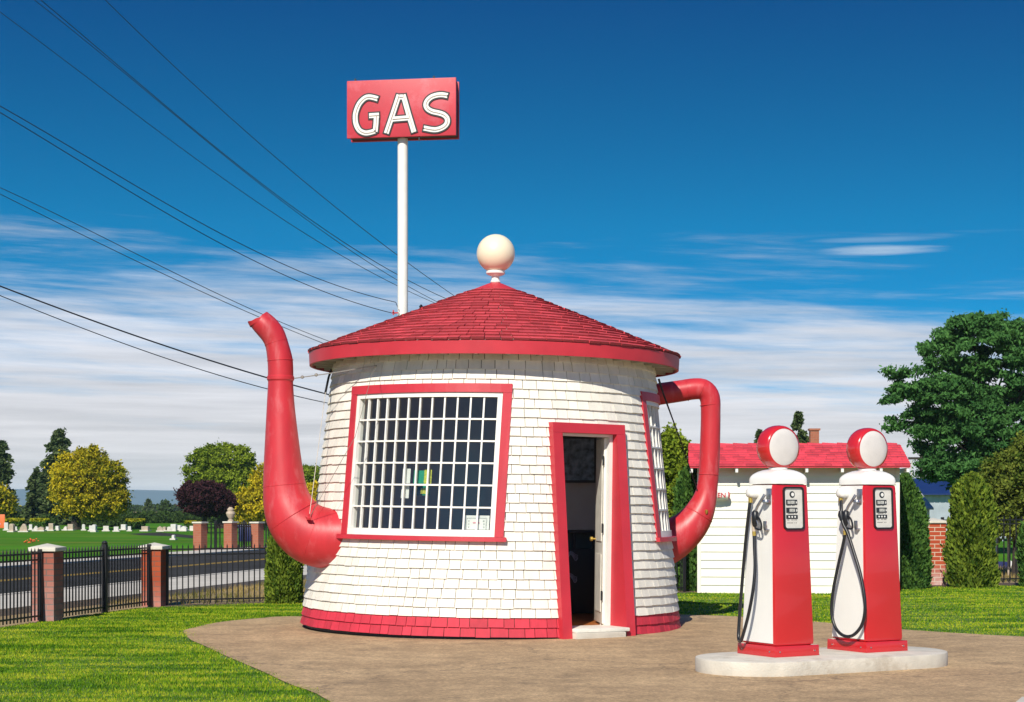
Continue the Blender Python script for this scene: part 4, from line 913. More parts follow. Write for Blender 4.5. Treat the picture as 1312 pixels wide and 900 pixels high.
# ------------------------------------------------------------------ brick posts and iron fences
def post(x, y, h, w_, rz_, m, label, capm='cap', group='brick gate posts', pyr=.05):
    t = empty('brick_post', (x, y, 0), rz_); tag(t, label, 'post', group)
    MB().box(-w_/2, w_/2, -w_/2, w_/2, 0, h-.10).build('brick_shaft', M[m], t)
    b = MB(); c = w_/2+.035; q = [(-c, -c), (c, -c), (c, c), (-c, c)]
    b.add([(a, d, h-.10) for a, d in q]+[(a, d, h-pyr) for a, d in q]+[(0, 0, h)], [(3, 2, 1, 0)]+[(i, (i+1) % 4, 4+(i+1) % 4, 4+i) for i in range(4)]+[(4+i, 4+(i+1) % 4, 8) for i in range(4)])
    b.build('cap', M[capm], t, bevel=.006); return t
p1 = np.array([-6.02, 22.25]); p2 = np.array([-5.32, 25.55]); fa_ = math.atan2(*(p2-p1))*-1
post(*p1, 1.01, .30, R_(-8), 'brick_left', 'weathered pinkish brick post at the far left of the front lawn')
post(*p2, .95, .30, R_(-8), 'brick_mid', 'orange brick post where the iron fence turns the corner of the lawn')
post(7.93, 32.35, 1.27, .40, 0, 'brick_right', 'red brick post between the two dark green columnar shrubs on the right', pyr=.06)
def fence(a, b_, h, label, gap=.09, rails=(.085, None, None), midpost=False, endpost=(True, True), top=.0, z0=.03, pr=.0075, group='iron fence panels'):
    a = np.array(a, float); b_ = np.array(b_, float); Ln = np.linalg.norm(b_-a); an = math.atan2(b_[1]-a[1], b_[0]-a[0])
    t = empty('iron_fence', (a[0], a[1], 0), an); tag(t, label, 'fence', group)
    rl = (.085, h-.135, h-.055)
    for z in rl: MB().box(0, Ln, -.012, .012, z-.011, z+.011).build('rail', M['black'], t)
    b = MB(); k = int(Ln/gap)
    for i in range(1, k):
        x = Ln*i/k; b.hexa([(x-pr, -pr, z0), (x+pr, -pr, z0), (x+pr, pr, z0), (x-pr, pr, z0), (x-pr, -pr, h-.02), (x+pr, -pr, h-.02), (x+pr, pr, h-.02), (x-pr, pr, h-.02)])
        b.add([(x-pr*1.3, -pr, h-.02), (x+pr*1.3, -pr, h-.02), (x+pr*1.3, pr, h-.02), (x-pr*1.3, pr, h-.02), (x, 0, h+.025)], [(0, 1, 4), (1, 2, 4), (2, 3, 4), (3, 0, 4)])
    b.build('pickets', M['black'], t)
    for x, on in ((.02, endpost[0]), (Ln-.02, endpost[1])):
        if on: MB().box(x-.022, x+.022, -.022, .022, 0, h).build('end_post', M['black'], t)
    if midpost:
        b = MB(); b.box(Ln/2-.035, Ln/2+.035, -.035, .035, 0, h+.03); b.lathe([(.035, h+.03), (.045, h+.05), (.02, h+.08)], 10, (Ln/2, 0, 0)); b.build('middle_post', M['black'], t)
    return t
dd = (p2-p1)/np.linalg.norm(p2-p1)
fence(p1-dd*4.6, p1-dd*.16, .94, 'black iron fence panel at the left edge ending in front of the weathered post')
fence(p1+dd*.16, p2-dd*.16, .93, 'black iron fence panel with a thick middle post between the two left brick posts', midpost=True)
fd = FD/np.linalg.norm(FD)
fence(p2+fd*.17, p2+fd*4.3, .90, 'black iron fence panel between the corner post and the teapot base', gap=.085)
fence(p2+fd*4.33, p2+fd*9.3, 1.0, 'black iron fence panel running behind the teapot to the white shed', gap=.085)
q0 = np.array([7.93, 32.35])
fence(q0-fd*1.35, q0-fd*.21, 1.22, 'short black iron fence panel left of the red brick post beside the shed', gap=.11)
fence(q0+fd*.21, q0+fd*4.2, 1.28, 'tall black iron fence panel right of the red brick post behind shrubs', gap=.15, pr=.009)
# posts and railing across the road
far = []
for i, (px, pt, pb, lb) in enumerate(((256.5, 669.5, 706, 'left one of three tall narrow brick posts across the road'), (295.5, 669, 705, 'middle one of three tall narrow brick posts across the road, topped by an urn'), (329.5, 669.5, 703.5, 'right one of three tall narrow brick posts across the road'))):
    g = G(px, pb); h = (pb-pt)*g[1]/F
    t = empty('gate_post', (*g, 0), R_(-20)); tag(t, lb, 'post', 'brick posts across the road'); far.append(g)
    MB().box(-.15, .15, -.2, .2, 0, h-.03).build('brick_shaft', M['brick_far'], t); b = MB(); b.box(-.18, .18, -.23, .23, h-.03, h+.02); b.build('cap', M['cap'], t)
    if i == 1: b = MB(); b.lathe([(.10, h+.02), (.10, h+.06), (.05, h+.09), (.12, h+.18), (.16, h+.28), (.14, h+.34), (.10, h+.36), (.12, h+.42), (.05, h+.5)], 16); b.build('urn', M['stone2'], t, smooth=True)
for i, (a, c, lb) in enumerate(((far[0], far[1], 'black railing between the left and middle posts across the road'), (far[1], far[2], 'black railing between the middle and right posts across the road'), (far[2], far[2]+(far[2]-far[1])*2.4, 'black railing right of the three posts across the road'))):
    fence(a+np.array([.2, .1]), c-np.array([.2, .1]), .92, lb, gap=.2, pr=.016, midpost=True, endpost=(False, False), group='railings across the road')
b = MB(); b.box(-.3, .3, -.3, .3, 0, .62); b.box(-.33, .33, -.33, .33, .621, .68); o = b.build('blue_bin', M['blue_p'], None, (*G(316, 694), 0), bevel=.03); tag(o, 'dark blue bin standing behind the railing across the road', 'bin')

# ------------------------------------------------------------------ vegetation
F_ = {}
F_['maple'] = foliage('maple_leaves', (.07, .12, .010), (.78, .60, .03))
F_['green'] = foliage('green_leaves', (.05, .11, .012), (.38, .46, .04))
F_['conifer'] = foliage('conifer_needles', (.022, .055, .022), (.15, .19, .07), .1)
F_['purple'] = foliage('purple_leaves', (.022, .010, .014), (.085, .035, .04), .15)
F_['big'] = foliage('feathery_leaves', (.018, .075, .024), (.12, .28, .07), .25)
F_['thuja'] = foliage('scale_leaves', (.018, .065, .018), (.15, .28, .05), .15)
F_['thuja2'] = foliage('yellow_green_scale_leaves', (.025, .075, .012), (.32, .40, .045), .15)  # yellower green foliage of its own shrubs
F_['autumn'] = foliage('bronzed_leaves', (.045, .09, .015), (.28, .31, .05), .2)
F_['yellowhedge'] = foliage('yellow_hedge_leaves', (.16, .20, .01), (.55, .50, .03), .2)
F_['woods'] = foliage('far_woods_leaves', (.022, .045, .015), (.075, .12, .03), .1)
def kites(p, a, b):                       # leaf quads: centre, long axis, short axis
    V = np.stack([p-a, p-b+a*.1, p+a, p+b+a*.1], 1).reshape(-1, 3); return V, np.arange(len(V)).reshape(-1, 4)
def rdir(r, n): v = r.normal(size=(n, 3)); return v/np.linalg.norm(v, axis=1)[:, None]
def crown_mesh(name, ells, ncl, cr, per, size, seed, aspect=1.7, flat=.75, inner=.5, tb=None, droop=0.):
    r = np.random.default_rng(seed); E = np.array(ells, float); vol = np.prod(E[:, 3:], axis=1)**.7; pick = r.choice(len(E), ncl, p=vol/vol.sum()); e = E[pick]
    d = rdir(r, ncl); rad = r.uniform(inner**2, 1, ncl)**.5; c = e[:, :3]+d*rad[:, None]*e[:, 3:]
    cs = cr*r.uniform(.6, 1.3, ncl); n = ncl*per; ci = np.repeat(np.arange(ncl), per)
    q = r.normal(0, .52, (n, 3))*cs[ci][:, None]; q[:, 2] *= flat; q += d[ci]*0.
    p = c[ci]+q; a = rdir(r, n)+np.array([0, 0, -droop]); out = q/np.maximum(np.linalg.norm(q, axis=1)[:, None], 1e-6)
    a = a+.4*out; a /= np.linalg.norm(a, axis=1)[:, None]; b = np.cross(a, rdir(r, n)); b /= np.maximum(np.linalg.norm(b, axis=1)[:, None], 1e-6)
    s = size*r.uniform(.6, 1.35, n)[:, None]; V, Fc = kites(p, a*s*.5*aspect, b*s*.5)
    t = .34*r.random(ncl)[ci]+.55*r.random(n)
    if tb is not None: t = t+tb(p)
    return np_mesh(name, V, Fc, np.repeat(np.clip(t, 0, 1), 4)), c
def tree(label, cat, base, ells, trunk_r, fork, leafm, ncl, cr, per, size, seed, name='tree', group=None, limbs=14, tb=None, **k):
    t = empty(name, base); tag(t, label, cat, group)
    me, c = crown_mesh('crown', ells, ncl, cr, per, size, seed, tb=tb, **k); link('crown', me, F_[leafm], t)
    r = np.random.default_rng(seed+1); b = MB(); E = np.array(ells); cen = (E[:, :3]*E[:, 3:4]).sum(0)/E[:, 3].sum(); top = cen[2]+.45*(E[:, 2].max()-cen[2])+.2*E[:, 5].min()
    b.tube(sm([(0, 0, -.05), (.02*fork, .02, fork*.5), (cen[0]*.15, 0, fork), (cen[0]*.6, cen[1]*.6, (fork+top)/2), (cen[0]*.9, cen[1], top)], 4), np.linspace(trunk_r, trunk_r*.18, 17), 9)
    b.build('trunk', M['bark'], t, smooth=True); b = MB()
    for i in r.choice(len(c), min(limbs, len(c)), replace=False):
        q = c[i]; z0 = fork+(q[2]-fork)*r.uniform(.0, .45); f = (z0-fork)/max(top-fork, .1); s0 = np.array([cen[0]*(.15+.7*f), cen[1]*.7*f, z0]); m_ = (s0+q)/2+np.array([0, 0, .12*np.linalg.norm(q-s0)])
        b.tube(sm([s0, m_, q], 4), np.linspace(trunk_r*.42, trunk_r*.08, 9), 6)
    b.build('limbs', M['bark'], t, smooth=True); return t
def epx(px, py, rx, ry, d, base, dy=0., ky=1.):
    p = P(px, py, d); return (p[0]-base[0], dy, p[2], rx/F*d, rx/F*d*ky, ry/F*d)
def btree(label, cat, d, bx, ep, leafm, ncl, crp, per, sp_, seed, tr=.2, fork=1.6, **k):
    base = (P(bx, 600, d)[0], d, 0); return tree(label, cat, base, [epx(*e[:4], d, base, *(e[4:])) for e in ep], tr, fork, leafm, ncl, crp/F*d, per, sp_/F*d, seed, **k)
def conifer(label, d, bx, top, bot, hwpx, seed, leafm='conifer', n=15000, sp_=2.6, group=None, cat='tree', lay=24, bare=0., name='conifer_tree', pw=.8):
    r = np.random.default_rng(seed); base = (P(bx, 600, d)[0], d, 0); t = empty(name, base); tag(t, label, cat, group)
    H = P(0, top, d)[2]; z0 = P(0, bot, d)[2]; Rm = hwpx/F*d
    nb = lay*7; zz = z0+(H-z0)*r.random(nb)**1.15*.99; f = (zz-z0)/(H-z0); Lb = Rm*np.clip((1-f)**pw, .03, 1)*r.uniform(.6, 1.15, nb); az = r.uniform(0, 2*np.pi, nb)
    bi = r.integers(0, nb, n); u = r.uniform(0, 1, n)**.6; Lx = Lb[bi]*u
    p = np.stack([np.cos(az[bi])*Lx, np.sin(az[bi])*Lx, zz[bi]+.12*Lb[bi]*np.sin(u*3)-.18*Lx], 1)+r.normal(size=(n, 3))*Rm*.055
    o_ = np.stack([np.cos(az[bi]), np.sin(az[bi]), 0*Lx-.15], 1); a = o_+.7*rdir(r, n); a /= np.linalg.norm(a, axis=1)[:, None]; b = np.cross(a, rdir(r, n)); b /= np.linalg.norm(b, axis=1)[:, None]
    s = sp_/F*d*r.uniform(.6, 1.4, n)[:, None]; V, Fc = kites(p, a*s*1.1, b*s*.45)
    link('crown', np_mesh('crown', V, Fc, np.repeat(np.clip(.3*r.random(nb)[bi]+.5*r.random(n)+.12*u, 0, 1), 4)), F_[leafm], t)
    MB().lathe([(Rm*.10, -.05), (Rm*.07, z0), (.01, H*.97)], 8).build('trunk', M['bark'], t, smooth=True); return t
# far side of the cemetery
conifer('dark conifer cut by the left edge of the picture', 128, 3, 566, 672, 21, 21, n=14000, pw=.5)
btree('yellow green lower tree at the far left edge in front of the dark conifer', 'tree', 124, -6, [(-4, 645, 20, 26)], 'maple', 70, 7, 60, 2.6, 22)
conifer('tall dark conifer left of the round yellow maple', 132, 77, 552, 676, 34, 23, n=22000, pw=.5)
conifer('shorter dark conifer between the left edge tree and the tall conifer', 134, 47, 600, 676, 21, 24, n=10000, pw=.55)
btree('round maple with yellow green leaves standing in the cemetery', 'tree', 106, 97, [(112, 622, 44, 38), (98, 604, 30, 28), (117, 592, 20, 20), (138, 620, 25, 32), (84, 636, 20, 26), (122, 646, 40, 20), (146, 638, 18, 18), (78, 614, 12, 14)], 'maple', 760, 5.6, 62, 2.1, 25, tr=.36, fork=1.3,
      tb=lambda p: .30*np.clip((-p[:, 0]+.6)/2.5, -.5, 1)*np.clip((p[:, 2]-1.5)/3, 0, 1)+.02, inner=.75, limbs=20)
btree('large green tree behind the purple one, seen left of the spout', 'tree', 112, 285, [(288, 596, 34, 26), (282, 628, 46, 32), (256, 602, 22, 24), (312, 626, 26, 32), (300, 590, 26, 20), (270, 588, 22, 16), (325, 645, 20, 22)], 'green', 760, 5.4, 62, 2.0, 26, tr=.4, inner=.75, limbs=20, tb=lambda p: .12*np.sin(p[:, 0]*1.1))
btree('small round tree with dark purple leaves near the brick posts across the road', 'tree', 92, 262, [(262, 640, 37, 22), (255, 632, 26, 17), (280, 644, 22, 16)], 'purple', 420, 4.6, 70, 1.8, 27, tr=.2, fork=.9, inner=.7)
btree('yellow green tree partly hidden behind the left side of the spout', 'tree', 104, 335, [(330, 645, 30, 26), (345, 618, 24, 26), (318, 655, 20, 18), (350, 650, 24, 24)], 'maple', 300, 5.2, 62, 2.1, 28, tb=lambda p: .2+0*p[:, 0], inner=.7)
btree('yellow tree glimpsed between the spout and the teapot wall', 'tree', 108, 396, [(393, 652, 22, 24), (405, 640, 18, 22)], 'maple', 210, 5.2, 62, 2.1, 29, tb=lambda p: .3+0*p[:, 0], inner=.7)
btree('green tree rising behind the yellow one between spout and teapot wall', 'tree', 125, 392, [(392, 615, 22, 20), (402, 622, 24, 22)], 'green', 210, 5.2, 62, 2.1, 30, inner=.7)
for i, (x, y, rx, ry, lb) in enumerate(((155, 672, 14, 8, 'dark low bush behind the headstones below the round maple'), (137, 668, 12, 9, 'dark green bush right beside the round maple trunk'), (118, 671, 12, 7, 'small dark bush behind the headstones at the foot of the maple'), (60, 671, 18, 8, 'low dark bush in front of the conifer trunks'))):
    btree(lb, 'bush', 119+i, x, [(x, y, rx, ry)], 'woods', 60, 4, 60, 2.4, 40+i, tr=.08, fork=.2, name='bush', limbs=4, group='low bushes behind the headstones')
conifer('dark pointed evergreen among the distant woods', 260, 190, 641, 676, 15, 50, n=5000, sp_=2.2)
btree('blocky dark evergreen right of the pointed one in the distance', 'tree', 250, 213, [(213, 665, 8, 14), (213, 655, 8, 12)], 'woods', 60, 4, 60, 2.2, 51, tr=.25, fork=1.)
def woods(x0, x1, d, top, amp, seed, n, sp_):
    r = np.random.default_rng(seed); px = r.uniform(x0, x1, n); prof = top+amp*(.5+.5*np.sin(px/9.)*np.sin(px/23.+1))+amp*.5*np.sin(px/4.1); z1 = CAMZ-(prof-648)/F*d
    z = z1*r.uniform(0, 1, n)**.7; y = d+r.uniform(-6, 6, n); p = np.stack([(px-656)/F*d, y, z], 1); a = rdir(r, n); b = np.cross(a, rdir(r, n)); s = sp_/F*d; V, Fc = kites(p, a*s, b*s*.7)
    return V, Fc, np.repeat(np.clip(.5*r.random(n)+.3*np.sin(px/3.)**2, 0, 1), 4)
o = link('far_woods', np_mesh('far_woods', *woods(-60, 1400, 420, 647, 5, 60, 60000, 2.2)), F_['woods']); tag(o, 'distant dark line of woods below the blue hill', 'woods', kind='stuff')
o = link('near_woods', np_mesh('near_woods', *woods(-60, 420, 150, 655, 6, 61, 26000, 2.2)), F_['woods']); tag(o, 'dark shrubbery massed along the far edge of the cemetery', 'shrubbery', kind='stuff')
# clipped hedges with bright tops
def hedge(px0, px1, y0, y1, d, label, seed):
    a = P(px0, y0, d); c = P(px1, y1, d); r = np.random.default_rng(seed); n = 2600; w_ = c[0]-a[0]; h_ = a[2]-c[2]
    t = empty('clipped_hedge', ((a[0]+c[0])/2, d, 0)); tag(t, label, 'hedge', 'clipped hedges in the cemetery')
    p = np.stack([r.uniform(-w_/2, w_/2, n), r.uniform(-.5, .5, n), c[2]+h_*r.uniform(0, 1, n)**.7], 1); k = p[:, 2] > c[2]+h_*.75
    for q, m_, nm in ((~k, 'thuja', 'lower_foliage'), (k, 'yellowhedge', 'yellow_top')):
        pp = p[q]; aa = rdir(r, len(pp)); V, Fc = kites(pp, aa*.10, np.cross(aa, rdir(r, len(pp)))*.07); link(nm, np_mesh(nm, V, Fc, np.repeat(r.random(len(pp)), 4)), F_[m_], t)
    MB().box(-.06, .06, -.06, .06, 0, c[2]+.1).build('stem', M['bark'], t)
for i, (a, c_, y0, y1, lb) in enumerate(((8, 29, 665, 677, 'clipped hedge with yellow top nearest the left edge of the cemetery'), (41, 61, 665, 677, 'clipped hedge with yellow top under the dark conifers'), (163, 184, 665.5, 677, 'bright yellow clipped hedge below the distant woods'), (238, 256, 668, 678, 'yellow clipped hedge just left of the brick posts across the road'), (304, 322, 664, 676, 'yellow clipped hedge between the brick posts across the road'))):
    hedge(a, c_, y0, y1, 113, lb, 70+i)
# headstones
def stone(px, top, bot, wpx, kind, m, label):
    g = G(px, bot); s = g[1]/F; w_ = wpx*s; h_ = (bot-top)*s; t = empty('headstone', (*g, 0), R_((px*37 % 30)-15)); tag(t, label, 'headstone', 'headstones in the cemetery across the road')
    th_ = .14; b = MB()
    if kind == 0: poly = [(-w_/2, 0), (w_/2, 0), (w_/2, h_), (-w_/2, h_)]
    elif kind == 1: poly = [(-w_/2, 0), (w_/2, 0)]+[(w_/2*math.cos(q), h_*.7+h_*.3*math.sin(q)) for q in np.linspace(0, math.pi, 9)]
    elif kind == 2: poly = [(-w_/2, 0), (w_/2, 0), (w_*.42, h_*.6), (w_*.22, h_*.96), (-w_*.05, h_), (-w_*.25, h_*.7), (-w_*.45, h_*.35)]
    else: poly = [(-w_/2, 0), (w_/2, 0), (w_*.5, h_*.55), (0, h_), (-w_*.5, h_*.6)]
    n = len(poly); vs = [(x, -th_, .06+z*.94) for x, z in poly]+[(x, th_, .06+z*.94) for x, z in poly]
    b.add(vs, [tuple(range(n)), tuple(range(2*n-1, n-1, -1))]+[(i, (i+1) % n, n+(i+1) % n, n+i) for i in range(n)]); b.build('stone', M[m], t, bevel=.02)
    MB().box(-w_/2-.06, w_/2+.06, -.24, .24, 0, .07).build('base', M['stone1'], t)
ST = [(8, 670.5, 680, 5, 0, 'stone3'), (15.5, 672, 682, 6, 1, 'stone2'), (20, 676, 680, 4, 0, 'stone3'), (30.5, 672, 682, 10, 2, 'stone2'), (39.5, 673, 679.5, 4, 0, 'stone3'), (46, 675, 681, 6, 2, 'stone1'), (53, 676, 681, 8, 3, 'stone2'),
      (61.5, 676, 680, 5, 0, 'stone3'), (66, 671.5, 680.5, 6, 0, 'stone2'), (74, 675, 680, 4, 0, 'stone3'), (84.5, 675.5, 680, 5, 2, 'stone1'), (91, 672.5, 680, 7, 0, 'stone2'), (107, 672.5, 680, 4, 1, 'stone3'), (116.5, 674.5, 681, 4, 0, 'stone3'),
      (121, 673, 682, 5, 1, 'stone3'), (136, 675, 681, 7, 0, 'stone1'), (149, 676, 681.5, 6, 0, 'stone3'), (159, 673, 679.5, 6.5, 0, 'stone3'), (166, 675.5, 681, 4, 0, 'stone3'), (186.5, 675.5, 681, 9, 0, 'stone2'), (205, 675, 681.5, 7, 3, 'stone2'), (211, 676, 681, 4, 1, 'stone2'),
      (217, 676, 681, 5, 1, 'stone1'), (223, 672.5, 681, 7, 0, 'stone3'), (229.5, 674, 680.5, 6, 0, 'stone3'), (236, 675, 681, 8, 3, 'stone3'), (246, 675, 680.5, 5, 0, 'stone1'), (317, 683, 690, 5, 1, 'stone3'), (222.5, 687, 692, 3.5, 1, 'stone3')]
ORD = 'first second third fourth fifth sixth seventh eighth ninth tenth eleventh twelfth thirteenth fourteenth fifteenth sixteenth seventeenth eighteenth nineteenth twentieth twenty-first twenty-second twenty-third twenty-fourth twenty-fifth twenty-sixth twenty-seventh'.split()
cw = {'stone1': 'pale grey', 'stone2': 'tan', 'stone3': 'white'}; kw = ['square', 'round topped', 'rough boulder', 'pointed']
for i, s in enumerate(ST):
    lb = f'{cw[s[5]]} {kw[s[4]]} headstone, {ORD[i]} from the left in the far cemetery row' if i < 27 else ('white headstone glimpsed between the brick posts across the road', 'single small white stone standing alone on the cemetery lawn')[i-27]
    stone(*s[:5], s[5], lb)
b = MB(); b.box(-.45, .45, -.03, .03, .1, .95); t = empty('orange_banner', (*G(-3, 679), 0)); tag(t, 'orange patterned panel at the left edge of the cemetery', 'panel'); b.build('panel', M['orange'], t, bevel=.02)
MB().box(-.25, .1, -.045, -.031, .55, .75).build('green_patch', M['green_p'], t); MB().box(-.1, .2, -.045, -.031, .3, .42).build('pink_patch', M['pink_t'], t); MB().box(-.5, -.45, -.02, .02, 0, .95).build('stake', M['bark'], t)
b = MB(); r7 = random.Random(3)
for k in range(26): x, y, z = r7.gauss(0, .14), r7.gauss(0, .1), abs(r7.gauss(.09, .05)); b.lathe([(.005, -.03), (.04, 0), (.005, .03)], 6, (x, y, z))
o = b.build('flower_bunch', M['orange'], None, (*G(40.5, 696), 0)); tag(o, 'small bunch of orange flowers on the cemetery lawn', 'flowers')

# columnar arborvitae
def column(loc, prof, n, size, seed, leafm, label, group='columnar evergreen shrubs', jitter=.08, name='columnar_shrub', up=.9):
    r = np.random.default_rng(seed); t = empty(name, loc, r.uniform(0, 6)); tag(t, label, 'shrub', group)
    zp_, rp = np.array([a for a, _ in prof]), np.array([b_ for _, b_ in prof]); H = zp_[-1]
    z = np.interp(r.random(n), np.cumsum(np.interp(np.linspace(0, H, 200), zp_, rp)+.03)/np.sum(np.interp(np.linspace(0, H, 200), zp_, rp)+.03), np.linspace(0, H, 200)); az = r.uniform(0, 2*np.pi, n)
    lump = 1+jitter*np.sin(az*3+z*5.1+seed)+jitter*.8*np.sin(az*7-z*9.3)+jitter*.6*np.sin(az*13+z*17); R1 = np.interp(z, zp_, rp)*lump; rad = R1*r.uniform(.55, 1, n)**.5
    p = np.stack([np.cos(az)*rad, np.sin(az)*rad, z], 1)+r.normal(size=(n, 3))*size*.5; p[:, 2] = np.maximum(p[:, 2], .02)
    o_ = np.stack([np.cos(az), np.sin(az), 0*z], 1); a = o_*.55+np.array([0, 0, up])+.55*rdir(r, n); a /= np.linalg.norm(a, axis=1)[:, None]; b = np.cross(a, rdir(r, n)); b /= np.linalg.norm(b, axis=1)[:, None]
    s = size*r.uniform(.6, 1.4, n)[:, None]; V, Fc = kites(p, a*s*.9, b*s*.42)
    tnt = .22*(.5+.5*np.sin(az*5+z*7))+.6*r.random(n)
    link('foliage', np_mesh('foliage', V, Fc, np.repeat(np.clip(tnt, 0, 1), 4)), F_[leafm], t)
    b = MB(); b.tube([(0, 0, -.03), (0, 0, H*.5), (0, 0, H*.9)], [.05, .035, .01], 7); b.build('stem', M['bark'], t); return t
def gx(px, py, dz=0): g = G(px, py); return (g[0], g[1], 0)
column((P(363.5, 700, 26.2)[0], 26.2, 0), [(0, .25), (.12, .27), (.6, .265), (.95, .22), (1.15, .15), (1.27, .02)], 15000, .032, 81, 'thuja2', 'small clipped green shrub under the spout left of the teapot base', jitter=.04)
column((P(1160, 700, 31.0)[0], 31.0, 0), [(0, .36), (.15, .40), (.7, .42), (1.2, .36), (1.7, .23), (2.02, .07), (2.1, .01)], 26000, .042, 82, 'thuja', 'dark green pointed shrub between the right fuel pump and the brick post')
column((P(1245, 700, 31.4)[0], 31.4, 0), [(0, .36), (.2, .40), (.8, .40), (1.4, .36), (1.8, .30), (2.0, .14), (2.08, .02)], 24000, .048, 83, 'thuja2', 'broad yellow green shrub just right of the red brick post', jitter=.13)
column((P(1328, 700, 31.6)[0], 31.6, 0), [(0, .28), (.6, .3), (1.1, .26), (1.35, .02)], 12000, .045, 84, 'thuja', 'green shrub cut by the right edge of the picture')
column((P(884, 700, 30.3)[0], 30.3, 0), [(0, .22), (.3, .27), (1.2, .27), (1.8, .24), (2.1, .12), (2.2, .02)], 16000, .042, 85, 'thuja', 'dark green shrub at the left corner of the white shed')
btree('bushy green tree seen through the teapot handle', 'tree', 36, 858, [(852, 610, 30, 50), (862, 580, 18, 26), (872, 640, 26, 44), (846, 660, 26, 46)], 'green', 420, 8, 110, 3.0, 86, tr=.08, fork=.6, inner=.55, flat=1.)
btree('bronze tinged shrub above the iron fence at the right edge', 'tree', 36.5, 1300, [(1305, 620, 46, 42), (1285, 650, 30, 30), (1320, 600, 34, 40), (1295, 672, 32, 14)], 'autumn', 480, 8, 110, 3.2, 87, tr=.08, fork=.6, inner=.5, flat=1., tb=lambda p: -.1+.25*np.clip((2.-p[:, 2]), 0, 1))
# tree tops behind the shed
conifer('tiny green treetop just left of the first pump globe, above the shed roof', 70, 973, 551, 600, 12, 90, n=3500, sp_=3.0)
conifer('ragged dark conifer top above the shed roof between the pump globes', 62, 1023, 530, 600, 24, 91, n=4200, sp_=3.6, lay=7)
# the big tree on the right
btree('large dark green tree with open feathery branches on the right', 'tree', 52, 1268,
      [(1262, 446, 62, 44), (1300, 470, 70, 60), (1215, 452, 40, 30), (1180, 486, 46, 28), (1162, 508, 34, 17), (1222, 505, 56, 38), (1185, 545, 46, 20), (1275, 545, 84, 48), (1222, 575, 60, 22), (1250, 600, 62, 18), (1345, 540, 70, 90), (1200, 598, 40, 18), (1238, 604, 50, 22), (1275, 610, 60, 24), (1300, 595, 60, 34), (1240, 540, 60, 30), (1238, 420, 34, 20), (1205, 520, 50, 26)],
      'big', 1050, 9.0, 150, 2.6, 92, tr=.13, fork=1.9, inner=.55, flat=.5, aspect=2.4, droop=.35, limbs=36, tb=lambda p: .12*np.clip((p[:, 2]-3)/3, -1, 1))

# ------------------------------------------------------------------ things beyond the fence on the right
bb = empty('blue_roofed_building', P(1215, 648, 72)*np.array([1, 1, 0])); tag(bb, 'low corrugated building with dark blue roof under the large tree', 'building')
def bx3(px0, px1, y0, y1, d, par, name, m, y=(0, 3)):
    a = P(px0, y0, d); c = P(px1, y1, d); o_ = par.location; return MB().box(a[0]-o_.x, c[0]-o_.x, y[0], y[1], max(c[2], 0), a[2]).build(name, M[m], par)
bx3(1150, 1300, 633, 690, 72, bb, 'corrugated_wall', 'corr'); 
b = MB(); a = P(1146, 633, 72); c = P(1306, 612, 72); ox = bb.location.x
b.hexa([(a[0]-ox, -.4, a[2]-.05), (c[0]-ox, -.4, a[2]-.05), (c[0]-ox, 2, c[2]-.05), (a[0]-ox, 2, c[2]-.05), (a[0]-ox, -.4, a[2]), (c[0]-ox, -.4, a[2]), (c[0]-ox, 2, c[2]), (a[0]-ox, 2, c[2])]); b.build('roof', M['navy'], bb)
for k in range(22): 
    x = (a[0]-ox)+.2+k*.24; MB().box(x, x+.05, -.02, -.001, 0, a[2]-.06).build('wall_rib', M['corr'], bb)
gs2 = empty('grey_roofed_outbuilding', P(1176, 648, 58)*np.array([1, 1, 0])); tag(gs2, 'small white outbuilding with grey roof beside the pointed shrub', 'building')
bx3(1160, 1191, 650, 700, 58, gs2, 'wall', 'cream', (0, 2.4))
a = P(1158, 651, 58); c = P(1194, 651, 58); e = P(1166, 623, 58); ox = gs2.location.x
MB().hexa([(a[0]-ox, -.25, a[2]-.06), (c[0]-ox, -.25, a[2]-.06), (c[0]-ox-.25, 1.2, e[2]-.06), (a[0]-ox, 1.2, e[2]-.06), (a[0]-ox, -.25, a[2]), (c[0]-ox, -.25, a[2]), (c[0]-ox-.25, 1.2, e[2]), (a[0]-ox, 1.2, e[2])]).build('roof', M['grey'], gs2)
for k, (px, pt, lb, w_) in enumerate(((1181, 584, 'thin brown utility pole behind the blue roofed building', .13), (1168, 590, 'very thin pale mast left of the brown utility pole', .035))):
    t = empty('utility_pole' if k == 0 else 'mast', P(px, 648, 90)*np.array([1, 1, 0])); tag(t, lb, 'pole'); MB().lathe([(w_, 0), (w_*.8, P(0, pt, 90)[2])], 8).build('shaft', M['bark' if k == 0 else 'stone1'], t, smooth=True)
    if k == 0: MB().box(-.7, .7, -.05, .05, P(0, 589, 90)[2], P(0, 586, 90)[2]).build('crossarm', M['bark'], t)
ch_ = empty('brick_chimney_house', P(1043, 648, 60)*np.array([1, 1, 0])); tag(ch_, 'brick chimney of a house hidden behind the shed roof', 'house')
z1 = P(0, 552, 60)[2]; z2 = P(0, 572, 60)[2]
MB().box(-.15, .15, -.15, .15, z2-.7, z1).build('chimney', M['brick_far'], ch_); MB().box(-.19, .19, -.19, .19, z1+.001, z1+.07).build('chimney_cap', M['brick_far'], ch_)
MB().box(-2.0, 1.2, .2, 3, 0, 2.5).build('wall', M['cream'], ch_)
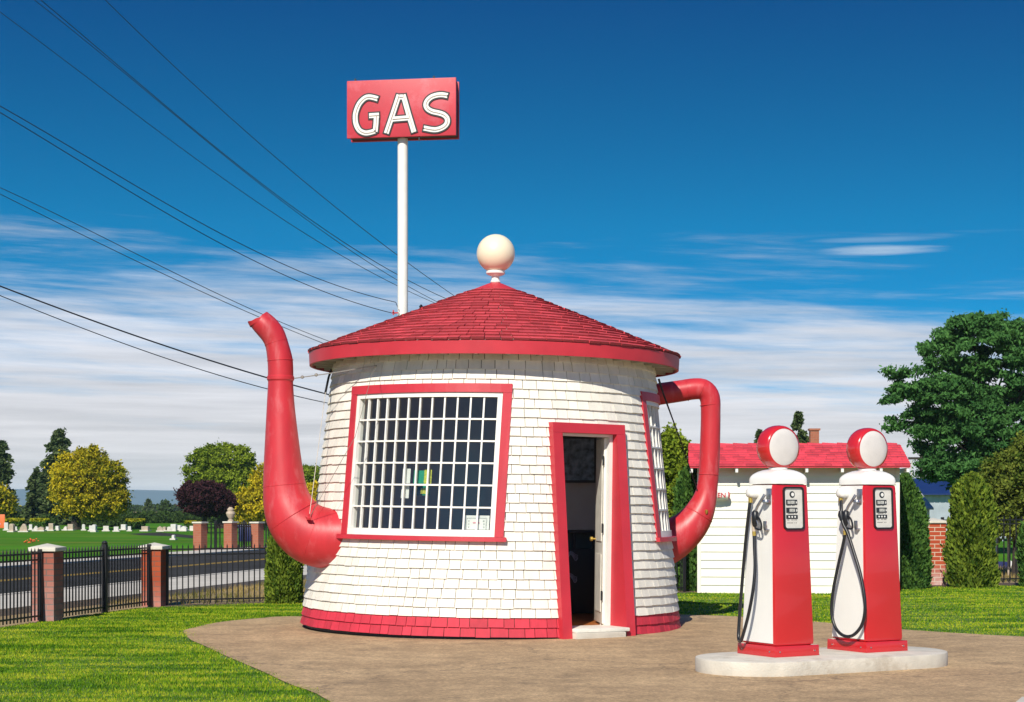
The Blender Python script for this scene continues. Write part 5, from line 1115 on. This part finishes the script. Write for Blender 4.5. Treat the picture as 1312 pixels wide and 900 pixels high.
b = MB(); b.add([(-2.2, 0, 2.5), (1.4, 0, 2.5), (1.4, 3.2, 2.5), (-2.2, 3.2, 2.5), (-2.2, 1.6, 3.15), (1.4, 1.6, 3.15)], [(0, 1, 5, 4), (3, 4, 5, 2), (0, 4, 3), (1, 2, 5), (0, 3, 2, 1)]); b.build('roof', M['grey'], ch_)
ov = empty('oval_sign', P(1277, 657, 38)*np.array([1, 1, 0])); tag(ov, 'narrow grey oval sign on a thin post above the right fence', 'sign')
z = P(0, 657, 38)[2]; b = MB(); n = 24; q = [(.055*math.cos(2*math.pi*k/n), .155*math.sin(2*math.pi*k/n)+z) for k in range(n)]
b.add([(x, -.012, y) for x, y in q]+[(x, .012, y) for x, y in q], [tuple(range(n)), tuple(range(2*n-1, n-1, -1))]+[(i, (i+1) % n, n+(i+1) % n, n+i) for i in range(n)]); b.build('face', M['corr'], ov)
MB().box(-.012, .012, .013, .035, 0, z).build('post', M['stone1'], ov)
for k, (px, w_, m_, lb) in enumerate(((1292.5, .035, 'stone2', 'pale wooden stake standing behind the right fence'), (1299.5, .02, 'bark', 'dark thin stake just right of the pale wooden stake'))):
    o = MB().box(-w_/2*1.6, w_/2*1.6, -w_/2, w_/2, 0, P(0, 678, 37)[2]).build('stake', M[m_], None, (P(px, 648, 37)[0], 37, 0)); tag(o, lb, 'stake')
r9 = random.Random(8); b = MB()
for k in range(7): x = -.55+k*.2; b.hexa([(x-.1, -.1, 0), (x+.12, -.12, 0), (x+.1, .12, 0), (x-.12, .1, 0), (x-.05, -.05, .12+r9.random()*.1), (x+.06, -.04, .1+r9.random()*.1), (x+.05, .06, .14), (x-.06, .05, .1)])
o = b.build('rubble_heap', M['stone3'], None, (P(1293, 648, 41)[0], 41, 0), bevel=.02); tag(o, 'low heap of pale rubble on the dry grass behind the right fence', 'rubble')
o = MB().box(-.25, .25, -.15, .15, 0, .16).build('blue_crate', M['blue_p'], None, (P(1277, 648, 41)[0], 41.0, 0), bevel=.03); tag(o, 'small blue object lying on the ground behind the right fence', 'container')
sheet('far_lawn', [(6, 44), (30, 44), (60, 120), (0, 120)], .005, M['cemlawn'])
